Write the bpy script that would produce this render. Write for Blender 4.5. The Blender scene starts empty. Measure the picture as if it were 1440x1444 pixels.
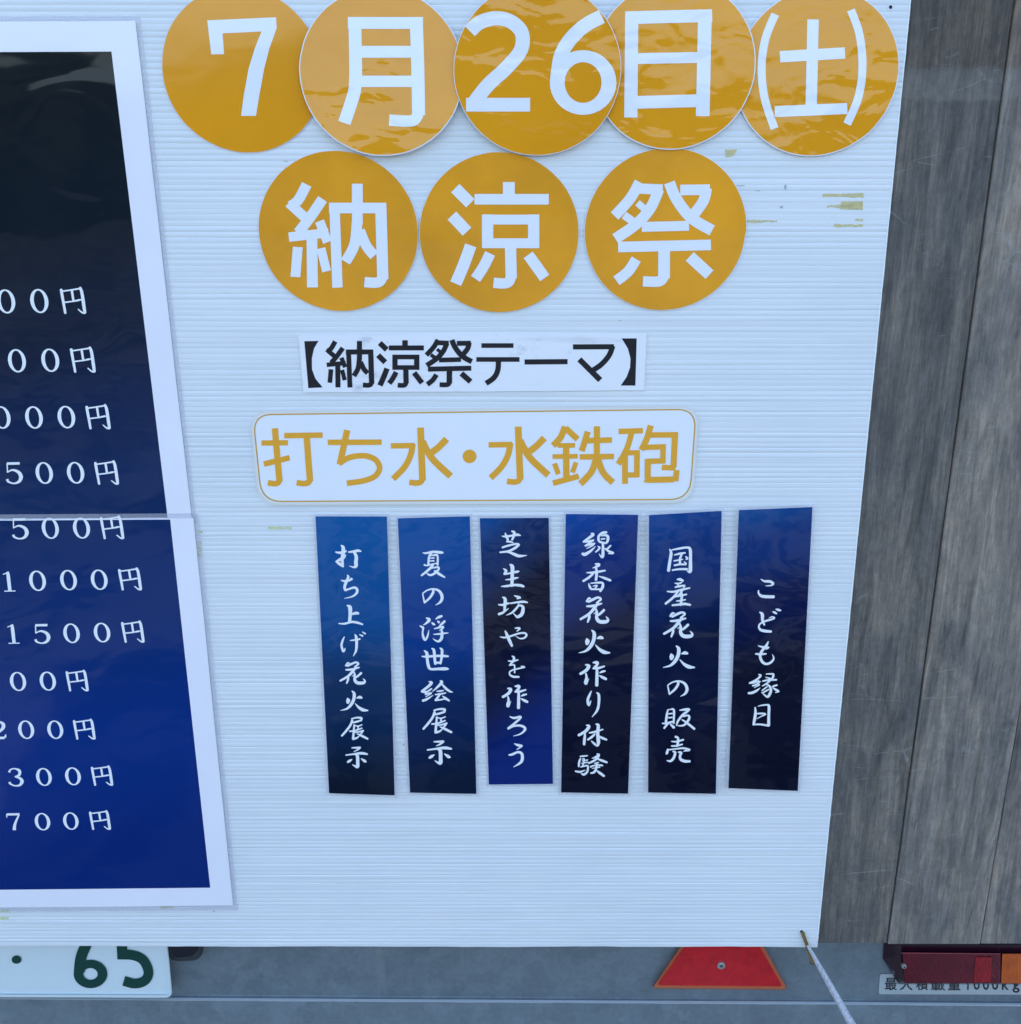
import bpy, bmesh, math, random
from mathutils import Vector, noise

random.seed(7)
scene = bpy.context.scene
COL = scene.collection

# ------------------------------------------------------------------ camera
FPX, CX, CY = 1500.0, 720.0, 722.0          # focal length and centre of the 1440 x 1444 photograph, in its pixels
PITCH = math.radians(18.3)
CAMY, CAMZ = -0.964, 1.45
cam_d = bpy.data.cameras.new("camera")
cam = bpy.data.objects.new("camera", cam_d)
COL.objects.link(cam)
cam.location = (0, CAMY, CAMZ)
cam.rotation_euler = (math.pi / 2 - PITCH, 0, 0)
cam_d.sensor_width = 36.0
cam_d.lens = 36.0 * FPX / 1444.0
cam_d.clip_start = 0.02
cam_d.clip_end = 500
scene.camera = cam

# ------------------------------------------------------------------ light: board in open shade, sun behind the trailer
SUN_EL, SUN_AZ = math.radians(42), math.radians(4)     # azimuth from +Y towards +X
world = bpy.data.worlds.new("World")
scene.world = world
world.use_nodes = True
wn = world.node_tree.nodes
wl = world.node_tree.links
wn.clear()
sky = wn.new("ShaderNodeTexSky")
sky.sky_type = 'NISHITA'
sky.sun_disc = False
sky.sun_elevation = SUN_EL
sky.sun_rotation = SUN_AZ
sky.air_density = 1.0
sky.dust_density = 3.0
sky.ozone_density = 0.9
bg = wn.new("ShaderNodeBackground")
bg.inputs["Strength"].default_value = 0.15
wo = wn.new("ShaderNodeOutputWorld")
wl.new(sky.outputs[0], bg.inputs[0])
wl.new(bg.outputs[0], wo.inputs[0])
sun_d = bpy.data.lights.new("sun", 'SUN')
sun_d.energy = 3.0
sun_d.angle = math.radians(0.5)
sun_d.color = (1.0, 0.95, 0.88)
sun = bpy.data.objects.new("sun", sun_d)
COL.objects.link(sun)
sun.location = (2, 6, 8)
sdir = Vector((math.sin(SUN_AZ) * math.cos(SUN_EL), math.cos(SUN_AZ) * math.cos(SUN_EL), math.sin(SUN_EL)))
sun.rotation_euler = (-sdir).to_track_quat('-Z', 'Y').to_euler()

vs = scene.view_settings
vs.view_transform = 'Standard'
vs.look = 'None'
vs.exposure = 2.05
vs.gamma = 1.0
vs.use_curve_mapping = False

# ------------------------------------------------------------------ helpers
RIGHT = Vector((1, 0, 0))
UP = Vector((0, math.sin(PITCH), math.cos(PITCH)))
FWD = Vector((0, math.cos(PITCH), -math.sin(PITCH)))
CAM = Vector((0, CAMY, CAMZ))


def ray(px, py):
    return RIGHT * ((px - CX) / FPX) + UP * ((CY - py) / FPX) + FWD


def on(px, py, y=0.0):
    """measured point of the photograph -> point on the upright plane Y = y"""
    d = ray(px, py)
    return CAM + d * ((y - CAMY) / d.y)


def tr(px, py, surf, off=0.0):
    y = 0.0
    for _ in range(4):
        p = on(px, py, y)
        y = -(surf(p.x, p.z) + off)
    p.y = y
    return p


WLOC = {}


def mk(name, verts, faces, mats, parent=None, fmat=None, smooth=False):
    lo = [min(v[i] for v in verts) for i in range(3)]
    hi = [max(v[i] for v in verts) for i in range(3)]
    c = Vector([(lo[i] + hi[i]) / 2 for i in range(3)])
    me = bpy.data.meshes.new(name)
    me.from_pydata([tuple(Vector(v) - c) for v in verts], [], faces)
    for m in (mats if isinstance(mats, (list, tuple)) else [mats]):
        me.materials.append(m)
    if fmat:
        me.polygons.foreach_set("material_index", fmat)
    if smooth:
        me.polygons.foreach_set("use_smooth", [True] * len(me.polygons))
    me.update()
    o = bpy.data.objects.new(name, me)
    COL.objects.link(o)
    o.location = c
    if parent is not None:
        o.parent = parent
        o.location = c - WLOC[parent.name]
    WLOC[o.name] = c
    return o


def tag(o, label, cat, group=None):
    o["label"] = label
    o["category"] = cat
    if group:
        o["group"] = group
    return o


def lin(c):
    c = c / 255.0
    return c / 12.92 if c <= 0.04045 else ((c + 0.055) / 1.055) ** 2.4


ILL = (0.53, 0.72, 1.05)     # how the blue shade tints a white surface, used to turn seen colours into surface colours


def seen(r, g, b):
    return tuple(min(0.9, max(0.0002, lin(v) / k)) for v, k in zip((r, g, b), ILL)) + (1,)


# ------------------------------------------------------------------ materials
def new_mat(name):
    m = bpy.data.materials.new(name)
    m.use_nodes = True
    nt = m.node_tree
    b = nt.nodes["Principled BSDF"]
    return m, nt, b


def N(nt, typ, **kw):
    n = nt.nodes.new(typ)
    for k, v in kw.items():
        setattr(n, k, v)
    return n


def mixcol(nt, fac, a, b, mode='MIX'):
    n = N(nt, "ShaderNodeMix", data_type='RGBA', blend_type=mode)
    for s, v in ((n.inputs[0], fac), (n.inputs[6], a), (n.inputs[7], b)):
        if hasattr(v, "is_linked"):
            nt.links.new(v, s)
        else:
            s.default_value = v
    return n.outputs[2]


def ramp(nt, fac, stops, interp='LINEAR'):
    n = N(nt, "ShaderNodeValToRGB")
    n.color_ramp.interpolation = interp
    e = n.color_ramp.elements
    while len(e) < len(stops):
        e.new(0.5)
    for i, (p, c) in enumerate(stops):
        e[i].position = p
        e[i].color = c if len(c) == 4 else tuple(c) + (1,)
    nt.links.new(fac, n.inputs[0])
    return n.outputs[0]


def grey(v):
    return (v, v, v, 1)


def posmap(nt, scale=(1, 1, 1), rot=(0, 0, 0), loc=(0, 0, 0)):
    g = N(nt, "ShaderNodeNewGeometry")
    mp = N(nt, "ShaderNodeMapping")
    mp.inputs["Scale"].default_value = scale
    mp.inputs["Rotation"].default_value = rot
    mp.inputs["Location"].default_value = loc
    nt.links.new(g.outputs["Position"], mp.inputs[0])
    return mp.outputs[0]


def noise_tex(nt, vec, scale, detail=3, rough=0.5, dist=0.0):
    n = N(nt, "ShaderNodeTexNoise")
    n.inputs["Scale"].default_value = scale
    n.inputs["Detail"].default_value = detail
    n.inputs["Roughness"].default_value = rough
    n.inputs["Distortion"].default_value = dist
    nt.links.new(vec, n.inputs["Vector"])
    return n.outputs["Fac"]


def film_coat(nt, b, coat_rough, amp, scale=(30, 30, 42), weight=1.0, ior=1.45, loc=(0, 0, 0)):
    """glossy laminating film over a print, with the film's own slow ripples"""
    b.inputs["Roughness"].default_value = 0.6
    b.inputs["Specular IOR Level"].default_value = 0.05
    b.inputs["Coat Weight"].default_value = weight
    b.inputs["Coat Roughness"].default_value = coat_rough
    b.inputs["Coat IOR"].default_value = ior
    if amp > 0:
        v = posmap(nt, scale, loc=loc)
        f = noise_tex(nt, v, 1.0, 2.2, 0.42, 0.5)
        bp = N(nt, "ShaderNodeBump")
        bp.inputs["Strength"].default_value = 1.0
        bp.inputs["Distance"].default_value = amp
        nt.links.new(f, bp.inputs["Height"])
        nt.links.new(bp.outputs[0], b.inputs["Coat Normal"])


_pm = {}


def print_mat(name, col, coat_rough=0.05, amp=0.0012, scale=(30, 30, 42), weight=1.0, vary=0.0, loc=(0, 0, 0), ior=1.45):
    if name in _pm:
        return _pm[name]
    m, nt, b = new_mat(name)
    if vary:
        f = noise_tex(nt, posmap(nt, (9, 9, 9)), 1.0, 4, 0.6)
        c = ramp(nt, f, [(0.3, tuple(x * (1 - vary) for x in col[:3])), (0.7, tuple(min(1, x * (1 + vary)) for x in col[:3]))])
        nt.links.new(c, b.inputs["Base Color"])
    else:
        b.inputs["Base Color"].default_value = col
    film_coat(nt, b, coat_rough, amp, scale, weight, ior, loc)
    _pm[name] = m
    return m


def gradient_mat(name, stops, skew=0.0, coat_rough=0.04, amp=0.0012, scale=(30, 30, 42), loc=(0, 0, 0), weight=1.0, ior=1.45):
    """printed colour gradient down a sheet; stops run from the sheet's top to its bottom"""
    m, nt, b = new_mat(name)
    tc = N(nt, "ShaderNodeTexCoord")
    sep = N(nt, "ShaderNodeSeparateXYZ")
    nt.links.new(tc.outputs["Generated"], sep.inputs[0])
    a = N(nt, "ShaderNodeMath", operation='MULTIPLY_ADD')
    nt.links.new(sep.outputs[0], a.inputs[0])
    a.inputs[1].default_value = skew
    s = N(nt, "ShaderNodeMath", operation='SUBTRACT')
    s.inputs[0].default_value = 1.0
    nt.links.new(sep.outputs[2], s.inputs[1])
    nt.links.new(s.outputs[0], a.inputs[2])
    c = ramp(nt, a.outputs[0], stops, 'EASE')
    nt.links.new(c, b.inputs["Base Color"])
    film_coat(nt, b, coat_rough, amp, scale, weight, ior, loc)
    return m


def plain_mat(name, col, rough=0.5, metallic=0.0, spec=0.5):
    m, nt, b = new_mat(name)
    b.inputs["Base Color"].default_value = col if len(col) == 4 else tuple(col) + (1,)
    b.inputs["Roughness"].default_value = rough
    b.inputs["Metallic"].default_value = metallic
    b.inputs["Specular IOR Level"].default_value = spec
    return m


def board_mat():
    m, nt, b = new_mat("white_corrugated_plastic")
    v = posmap(nt, (5, 5, 7))
    f = noise_tex(nt, v, 1.0, 5, 0.6)
    c = ramp(nt, f, [(0.3, (0.78, 0.80, 0.80)), (0.7, (0.85, 0.85, 0.84))])
    # long faint streaks along the flutes, and specks of dirt
    st = noise_tex(nt, posmap(nt, (3, 3, 330)), 1.0, 3, 0.55)
    sc = ramp(nt, st, [(0.3, grey(0.90)), (0.62, grey(1.0))])
    c = mixcol(nt, 1.0, c, sc, 'MULTIPLY')
    sp = noise_tex(nt, posmap(nt, (60, 60, 150)), 1.0, 2, 0.5)
    spm = ramp(nt, sp, [(0.16, grey(1)), (0.22, grey(0))])
    c = mixcol(nt, spm, c, (0.5, 0.52, 0.5, 1))
    nt.links.new(c, b.inputs["Base Color"])
    b.inputs["Roughness"].default_value = 0.38
    b.inputs["Specular IOR Level"].default_value = 0.45
    b.inputs["Subsurface Weight"].default_value = 0.0
    return m


def wood_mat(name, seed, tint=1.0, warm=0.0):
    m, nt, b = new_mat(name)
    off = (seed * 3.1, seed * 1.7, seed * 0.9)
    g1 = noise_tex(nt, posmap(nt, (40, 40, 4.2), loc=off), 1.0, 8, 0.70, 1.6)
    g2 = noise_tex(nt, posmap(nt, (420, 420, 26), loc=off), 1.0, 5, 0.7, 0.8)
    bl = noise_tex(nt, posmap(nt, (13, 13, 5.5), loc=off), 1.0, 7, 0.72, 1.0)
    gr = noise_tex(nt, posmap(nt, (150, 150, 110), loc=off), 1.0, 5, 0.75)
    a = (0.074 * tint, 0.068 * tint, 0.062 * tint)
    d = (0.205 * tint * (1 + warm), 0.182 * tint, 0.158 * tint * (1 - warm))
    c = ramp(nt, g1, [(0.32, a), (0.50, tuple((x + y) / 2 for x, y in zip(a, d))), (0.70, d)])
    c2 = ramp(nt, g2, [(0.38, grey(0.68)), (0.53, grey(1.0)), (0.68, grey(1.26))])
    c = mixcol(nt, 0.7, c, c2, 'MULTIPLY')
    c3 = ramp(nt, bl, [(0.32, (0.55, 0.62, 0.68, 1)), (0.50, (0.95, 0.95, 0.95, 1)), (0.64, (1.36, 1.26, 1.14, 1))])
    c = mixcol(nt, 0.9, c, c3, 'MULTIPLY')
    c4 = ramp(nt, gr, [(0.33, grey(0.80)), (0.5, grey(1.0)), (0.68, grey(1.22))])
    c = mixcol(nt, 0.8, c, c4, 'MULTIPLY')

    def scratches(scale, rot, width, thr, col, k):
        vo = N(nt, "ShaderNodeTexVoronoi", feature='DISTANCE_TO_EDGE')
        vo.inputs["Scale"].default_value = 1.0
        w = noise_tex(nt, posmap(nt, (20, 20, 20), loc=off), 1.0, 3, 0.6)
        mv = N(nt, "ShaderNodeVectorMath", operation='MULTIPLY_ADD')
        cb = N(nt, "ShaderNodeCombineXYZ")
        nt.links.new(w, cb.inputs[0])
        nt.links.new(w, cb.inputs[2])
        nt.links.new(cb.outputs[0], mv.inputs[0])
        mv.inputs[1].default_value = (0.25, 0.25, 0.25)
        nt.links.new(posmap(nt, scale, rot=rot, loc=(off[0] * k, 0, off[2] * k)), mv.inputs[2])
        nt.links.new(mv.outputs[0], vo.inputs["Vector"])
        lm = ramp(nt, vo.outputs["Distance"], [(0.0, grey(1)), (width, grey(0))])
        gate = noise_tex(nt, posmap(nt, (16, 16, 16), loc=(off[0] + k, off[1], off[2])), 1.0, 4, 0.7)
        gm = ramp(nt, gate, [(thr, grey(0)), (thr + 0.07, grey(0.42))])
        return mixcol(nt, 1.0, lm, gm, 'MULTIPLY')

    for scale, rot, width, thr, col, k in (((4, 4, 20), (0, 0.06, 0), 0.009, 0.55, (0.36, 0.36, 0.35, 1), 1.0),
                                           ((7, 7, 30), (0, -0.16, 0), 0.012, 0.57, (0.34, 0.34, 0.33, 1), 2.0),
                                           ((14, 14, 2), (0, 0.02, 0), 0.014, 0.52, (0.035, 0.037, 0.04, 1), 3.0)):
        c = mixcol(nt, scratches(scale, rot, width, thr, col, k), c, col)
    pt = noise_tex(nt, posmap(nt, (34, 34, 24), loc=off), 1.0, 6, 0.74)
    ptm = ramp(nt, pt, [(0.66, grey(0)), (0.76, grey(0.5))])
    c = mixcol(nt, ptm, c, (0.31, 0.31, 0.30, 1))
    # worn pale band where a strap used to run across the planks, browner wood above it
    gz = N(nt, "ShaderNodeNewGeometry")
    sz = N(nt, "ShaderNodeSeparateXYZ")
    nt.links.new(gz.outputs["Position"], sz.inputs[0])
    wob = noise_tex(nt, posmap(nt, (24, 24, 30), loc=off), 1.0, 5, 0.65)
    ad = N(nt, "ShaderNodeMath", operation='MULTIPLY_ADD')
    nt.links.new(wob, ad.inputs[0])
    ad.inputs[1].default_value = 0.020
    nt.links.new(sz.outputs[2], ad.inputs[2])
    mr = N(nt, "ShaderNodeMapRange")
    mr.inputs[1].default_value = BAND0 + 0.010
    mr.inputs[2].default_value = BAND1 + 0.010
    nt.links.new(ad.outputs[0], mr.inputs[0])
    up = ramp(nt, mr.outputs[0], [(0.8, grey(1)), (1.0, (0.84, 0.77, 0.70, 1))])
    c = mixcol(nt, 1.0, c, up, 'MULTIPLY')
    bm_ = ramp(nt, mr.outputs[0], [(0.0, grey(0)), (0.10, grey(0.30)), (0.7, grey(0.20)), (1.0, grey(0))])
    bm_ = mixcol(nt, 1.0, bm_, ramp(nt, gr, [(0.3, grey(0.5)), (0.6, grey(1))]), 'MULTIPLY')
    c = mixcol(nt, bm_, c, (0.30, 0.275, 0.235, 1))
    nt.links.new(c, b.inputs["Base Color"])
    b.inputs["Roughness"].default_value = 0.66
    b.inputs["Specular IOR Level"].default_value = 0.3
    bp = N(nt, "ShaderNodeBump")
    bp.inputs["Strength"].default_value = 0.6
    bp.inputs["Distance"].default_value = 0.0007
    nt.links.new(g2, bp.inputs["Height"])
    nt.links.new(bp.outputs[0], b.inputs["Normal"])
    return m


def galv_mat():
    m, nt, b = new_mat("galvanised_steel")
    v = posmap(nt, (55, 55, 55))
    vo = N(nt, "ShaderNodeTexVoronoi")
    vo.inputs["Scale"].default_value = 1.0
    vo.inputs["Randomness"].default_value = 1.0
    wv = noise_tex(nt, posmap(nt, (90, 90, 90)), 1.0, 3, 0.6)
    mv = N(nt, "ShaderNodeVectorMath", operation='ADD')
    nt.links.new(v, mv.inputs[0])
    nt.links.new(wv, mv.inputs[1])
    nt.links.new(mv.outputs[0], vo.inputs["Vector"])
    sepc = N(nt, "ShaderNodeSeparateColor")
    nt.links.new(vo.outputs["Color"], sepc.inputs[0])
    n1 = noise_tex(nt, posmap(nt, (14, 14, 14)), 1.0, 5, 0.62)
    n2 = noise_tex(nt, posmap(nt, (160, 160, 160)), 1.0, 4, 0.6)
    c = ramp(nt, n1, [(0.3, (0.158, 0.196, 0.220)), (0.7, (0.188, 0.230, 0.254))])
    k = ramp(nt, sepc.outputs[0], [(0.0, grey(0.93)), (1.0, grey(1.08))])
    c = mixcol(nt, 1.0, c, k, 'MULTIPLY')
    k2 = ramp(nt, n2, [(0.3, grey(0.9)), (0.7, grey(1.08))])
    c = mixcol(nt, 1.0, c, k2, 'MULTIPLY')
    dr = noise_tex(nt, posmap(nt, (40, 40, 5)), 1.0, 4, 0.6)
    drm = ramp(nt, dr, [(0.62, grey(0)), (0.78, grey(0.35))])
    c = mixcol(nt, drm, c, (0.33, 0.33, 0.32, 1))
    nt.links.new(c, b.inputs["Base Color"])
    b.inputs["Metallic"].default_value = 0.25
    rr = ramp(nt, sepc.outputs[1], [(0, grey(0.45)), (1, grey(0.62))])
    nt.links.new(rr, b.inputs["Roughness"])
    return m


BAND0, BAND1 = on(1350, 142, 0.006).z, on(1350, 92, 0.006).z

M_BOARD = board_mat()
M_EDGE = plain_mat("white_card_edge", (0.82, 0.84, 0.86), 0.5)
M_STEEL = galv_mat()
def residue_mat(name, col, a):
    m, nt, b = new_mat(name)
    out = nt.nodes["Material Output"]
    t = N(nt, "ShaderNodeBsdfTransparent")
    b.inputs["Base Color"].default_value = tuple(col) + (1,)
    b.inputs["Roughness"].default_value = 0.5
    f = noise_tex(nt, posmap(nt, (90, 90, 300)), 1.0, 3, 0.6)
    k = ramp(nt, f, [(0.30, grey(a * 0.35)), (0.55, grey(a))])
    mx = N(nt, "ShaderNodeMixShader")
    nt.links.new(k, mx.inputs[0])
    nt.links.new(t.outputs[0], mx.inputs[1])
    nt.links.new(b.outputs[0], mx.inputs[2])
    nt.links.new(mx.outputs[0], out.inputs[0])
    return m


M_RESIDUE = residue_mat("yellowed_tape_residue", (0.70, 0.60, 0.27), 0.85)
M_RESIDUE2 = residue_mat("pale_yellow_tape_residue", (0.74, 0.76, 0.36), 0.8)


def film_mat():
    m, nt, b = new_mat("clear_laminating_film")
    out = nt.nodes["Material Output"]
    t = N(nt, "ShaderNodeBsdfTransparent")
    t.inputs[0].default_value = (0.97, 0.97, 0.98, 1)
    b.inputs["Base Color"].default_value = (0.78, 0.78, 0.84, 1)
    b.inputs["Roughness"].default_value = 0.12
    mx = N(nt, "ShaderNodeMixShader")
    mx.inputs[0].default_value = 0.20
    nt.links.new(t.outputs[0], mx.inputs[1])
    nt.links.new(b.outputs[0], mx.inputs[2])
    nt.links.new(mx.outputs[0], out.inputs[0])
    return m


M_FILM = film_mat()

# ------------------------------------------------------------------ setting
def ground():
    m, nt, b = new_mat("patchy_yard_ground")
    f = noise_tex(nt, posmap(nt, (1.9, 1.9, 1.9)), 1.0, 5, 0.6, 0.8)
    g = noise_tex(nt, posmap(nt, (60, 60, 60)), 1.0, 4, 0.7)
    c = ramp(nt, f, [(0.46, (0.012, 0.014, 0.016)), (0.50, (0.075, 0.088, 0.10)), (0.62, (0.10, 0.115, 0.128))])
    k = ramp(nt, g, [(0.3, grey(0.7)), (0.7, grey(1.2))])
    c = mixcol(nt, 1.0, c, k, 'MULTIPLY')
    nt.links.new(c, b.inputs["Base Color"])
    b.inputs["Roughness"].default_value = 0.9
    s = 120.0
    o = mk("ground", [(-s, -s, 0), (s, -s, 0), (s, s, 0), (-s, s, 0)], [(0, 1, 2, 3)], m)
    o["kind"] = "structure"


def woods():
    m, nt, b = new_mat("distant_foliage")
    f = noise_tex(nt, posmap(nt, (1.1, 1.1, 1.1)), 1.0, 5, 0.65)
    c = ramp(nt, f, [(0.35, (0.006, 0.011, 0.007)), (0.65, (0.024, 0.036, 0.020))])
    nt.links.new(c, b.inputs["Base Color"])
    b.inputs["Roughness"].default_value = 0.9
    verts, faces = [], []
    nu, nv = 220, 16
    for i in range(nu + 1):
        a = math.radians(178) + math.radians(184) * i / nu
        h = 3.3 + 2.2 * noise.noise((i * 0.045, 3.1, 0)) + 1.0 * noise.noise((i * 0.21, 9.1, 0)) + 0.5 * noise.noise((i * 0.7, 1.1, 0))
        for j in range(nv + 1):
            t = j / nv
            th = t * math.pi
            r = 30 - 2.0 * math.cos(th) + 0.5 * noise.noise((i * 0.4, j * 0.7, 5.0))
            z = h * math.sin(th) ** 0.55 + 0.35 * noise.noise((i * 0.9, j * 0.9, 0.3)) * math.sin(th)
            verts.append((r * math.cos(a), r * math.sin(a), max(0.0, z)))
    for i in range(nu):
        for j in range(nv):
            q = i * (nv + 1) + j
            faces.append((q, q + nv + 1, q + nv + 2, q + 1))
    o = mk("distant_woods", verts, faces, m)
    o["kind"] = "stuff"


ground()
woods()

# ------------------------------------------------------------------ trailer
YP = 0.0075          # front face of the planks
YS = 0.042           # front face of the steel cross beam
trailer = bpy.data.objects.new("trailer", None)
COL.objects.link(trailer)
trailer.location = (0, 0.3, 0)
WLOC["trailer"] = Vector((0, 0.3, 0))
trailer.empty_display_size = 0.2
tag(trailer, "trailer tail with grey weathered wood planks above a galvanised steel beam", "trailer")

ZTOP, ZBOT = 1.86, on(1340, 1331, YP).z


def box(name, lo, hi, mat, parent, bev=0.0):
    bm = bmesh.new()
    bmesh.ops.create_cube(bm, size=1.0)
    for v in bm.verts:
        v.co = Vector([(lo[i] + hi[i]) / 2 + v.co[i] * (hi[i] - lo[i]) for i in range(3)])
    if bev:
        bmesh.ops.bevel(bm, geom=list(bm.edges), offset=bev, segments=2, affect='EDGES', profile=0.6)
    verts = [v.co.copy() for v in bm.verts]
    bm.verts.index_update()
    faces = [[v.index for v in f.verts] for f in bm.faces]
    bm.free()
    return mk(name, verts, faces, mat, parent)


def plank(xa_top, xb_top, xa_bot, xb_bot, mat, y0=YP, zb=ZBOT):
    """one board, its two long edges given at the top and bottom"""
    g = 0.0006
    y1 = y0 + 0.028
    b = 0.0006
    prof = []          # top ring, bottom ring, with eased front edges
    n = 24
    verts, faces = [], []
    for k in range(n + 1):
        t = k / n
        z = ZTOP + (zb - ZTOP) * t
        xa = xa_top + (xa_bot - xa_top) * t + g + 0.0005 * noise.noise((xa_top * 9, t * 9, 1))
        xb = xb_top + (xb_bot - xb_top) * t - g + 0.0005 * noise.noise((xb_top * 9, t * 9, 4))
        verts += [(xa, y1, z), (xa, y0 + b, z), (xa + b, y0, z), (xb - b, y0, z), (xb, y0 + b, z), (xb, y1, z)]
    for k in range(n):
        for j in range(6):
            a, c = k * 6 + j, k * 6 + (j + 1) % 6
            faces.append((a, c, c + 6, a + 6))
    faces.append(tuple(range(6))[::-1])
    faces.append(tuple(n * 6 + j for j in range(6)))
    return mk("plank", verts, faces, mat, trailer)


def edge_at(p_top, p_bot, z):
    """x of a long plank edge at height z from two measured points"""
    a, b = on(*p_top, YP), on(*p_bot, YP)
    return a.x + (b.x - a.x) * (z - a.z) / (b.z - a.z)


E1 = ((1432, 0), (1252, 1330))
E2 = ((1432, 1040), (1383, 1330))
e1t, e1b = edge_at(*E1, ZTOP), edge_at(*E1, ZBOT)
e2t, e2b = edge_at(*E2, ZTOP), edge_at(*E2, ZBOT)
w2 = ((e2t - e1t) + (e2b - e1b)) / 2
wm = [wood_mat("weathered_wood_%d" % i, i + 1.0, t, w) for i, (t, w) in enumerate([(1.06, 0.01), (1.45, 0.03), (1.45, 0.04), (1.2, 0.01)])]
zl = ZBOT + 0.0
pl_w = 0.155
edges = [(e1t - k * pl_w, e1b - k * pl_w) for k in range(11)]
plank(edges[1][0], e1t, edges[1][1], e1b, wm[0], YP + 0.0015)
for k in range(1, 10):
    plank(edges[k + 1][0], edges[k][0], edges[k + 1][1], edges[k][1], wm[3 if k % 2 else 0], YP + 0.001 * (k % 2))
plank(e1t, e2t, e1b, e2b, wm[1])
for k in range(4):
    plank(e2t + k * 0.15, e2t + (k + 1) * 0.15, e2b + k * 0.15, e2b + (k + 1) * 0.15, wm[2 if k % 2 == 0 else 1], YP + 0.0006)

# steel cross beam: upright face, raised fold, lower face leaning outwards
ZF = on(720, 1408.5, YS).z
ZFR = (on(1440, 1412, YS).z - on(245, 1404, YS).z) / (on(1440, 1412, YS).x - on(245, 1404, YS).x)
prof = [(YS + 0.05, ZBOT + 0.09), (YS, ZBOT + 0.09), (YS, ZBOT + 0.02), (YS, ZF + 0.0030), (YS - 0.0012, ZF + 0.0022), (YS - 0.0044, ZF + 0.0016), (YS - 0.0052, ZF + 0.0008),
        (YS - 0.0053, ZF - 0.0006), (YS - 0.0060, ZF - 0.006), (YS - 0.014, ZF - 0.085), (YS + 0.05, ZF - 0.09)]
xs = [-1.30 + 2.30 * i / 60 for i in range(61)]
verts, faces = [], []
for i, x in enumerate(xs):
    for j, (y, z) in enumerate(prof):
        w = 0.0005 * noise.noise((x * 3, j * 0.5, 2)) if 2 < j < 9 else 0
        verts.append((x, y + w, z + ZFR * (x - 0) * (1 if 2 < j < 9 else 0.6) + w))
np_ = len(prof)
for i in range(len(xs) - 1):
    for j in range(np_):
        a, c = i * np_ + j, i * np_ + (j + 1) % np_
        faces.append((a, a + np_, c + np_, c))
beam = mk("cross_beam", verts, faces, M_STEEL, trailer)
# paler strip along the fold: the lip's sky highlight put into its colour
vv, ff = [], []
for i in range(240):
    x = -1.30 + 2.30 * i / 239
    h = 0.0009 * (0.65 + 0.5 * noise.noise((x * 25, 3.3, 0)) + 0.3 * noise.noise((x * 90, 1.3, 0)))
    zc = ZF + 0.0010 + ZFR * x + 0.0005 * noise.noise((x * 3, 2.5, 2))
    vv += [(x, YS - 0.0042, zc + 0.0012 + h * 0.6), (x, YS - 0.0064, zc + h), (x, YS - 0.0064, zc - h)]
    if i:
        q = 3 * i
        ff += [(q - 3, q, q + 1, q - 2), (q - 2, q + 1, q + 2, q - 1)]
mk("fold_highlight", vv, ff, plain_mat("fold_highlight_zinc", (0.42, 0.47, 0.50), 0.45, 0.2), beam)


# ---- generic prism from a measured outline
def prism(name, pts_px, yfront, yback, mats, parent, inset=None, yin=None):
    """outline given in photo measurements at yback; optional smaller front outline"""
    back = [on(px, py, yback) for px, py in pts_px]
    front = [on(px, py, yfront) for px, py in (inset or pts_px)]
    n = len(back)
    verts = back + front
    faces = [tuple(range(n))[::-1], tuple(range(n, 2 * n))]
    for i in range(n):
        j = (i + 1) % n
        faces.append((i, j, n + j, n + i))
    return mk(name, verts, faces, mats, parent)


def round_poly(pts, r, n=6):
    """round the corners of a polygon (photo pixels); r may be a list"""
    out = []
    m = len(pts)
    for i in range(m):
        p0, p1, p2 = Vector(pts[i - 1]), Vector(pts[i]), Vector(pts[(i + 1) % m])
        rr = r[i] if isinstance(r, (list, tuple)) else r
        if rr <= 0:
            out.append(tuple(p1))
            continue
        a = p1 + (p0 - p1).normalized() * rr
        b = p1 + (p2 - p1).normalized() * rr
        for k in range(n + 1):
            t = k / n
            out.append(tuple(a * (1 - t) ** 2 + p1 * 2 * t * (1 - t) + b * t * t))
    return out


def disc_prism(name, px, py, r, yfront, yback, mat, parent, n=20, dome=0.0):
    c = on(px, py, yfront)
    verts, faces = [], []
    rings = [(1.0, yback), (1.0, yfront + dome * 0.6), (0.75, yfront + dome * 0.2), (0.0, yfront)]
    for rr, y in rings[:-1]:
        for k in range(n):
            a = 2 * math.pi * k / n
            verts.append((c.x + r * rr * math.cos(a), y, c.z + r * rr * math.sin(a)))
    verts.append((c.x, yfront, c.z))
    for q in range(2):
        for k in range(n):
            k2 = (k + 1) % n
            faces.append((q * n + k, q * n + k2, (q + 1) * n + k2, (q + 1) * n + k))
    for k in range(n):
        faces.append((2 * n + k, 2 * n + (k + 1) % n, 3 * n))
    return mk(name, verts, faces, mat, parent, smooth=False)


# ------------------------------------------------------------------ lettering
def catmull(pts, sub=5):
    if len(pts) == 2:
        return [tuple(pts[0][k] + (pts[1][k] - pts[0][k]) * t / 3 for k in range(len(pts[0]))) for t in range(4)]
    out = []
    for i in range(len(pts) - 1):
        p0, p1, p2, p3 = pts[max(i - 1, 0)], pts[i], pts[i + 1], pts[min(i + 2, len(pts) - 1)]
        for s in range(sub):
            t = s / sub
            out.append(tuple(0.5 * (2 * b + (c - a) * t + (2 * a - 5 * b + 4 * c - d) * t * t + (3 * b - a - 3 * c + d) * t ** 3)
                             for a, b, c, d in zip(p0, p1, p2, p3)))
    out.append(tuple(pts[-1]))
    return out


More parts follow.
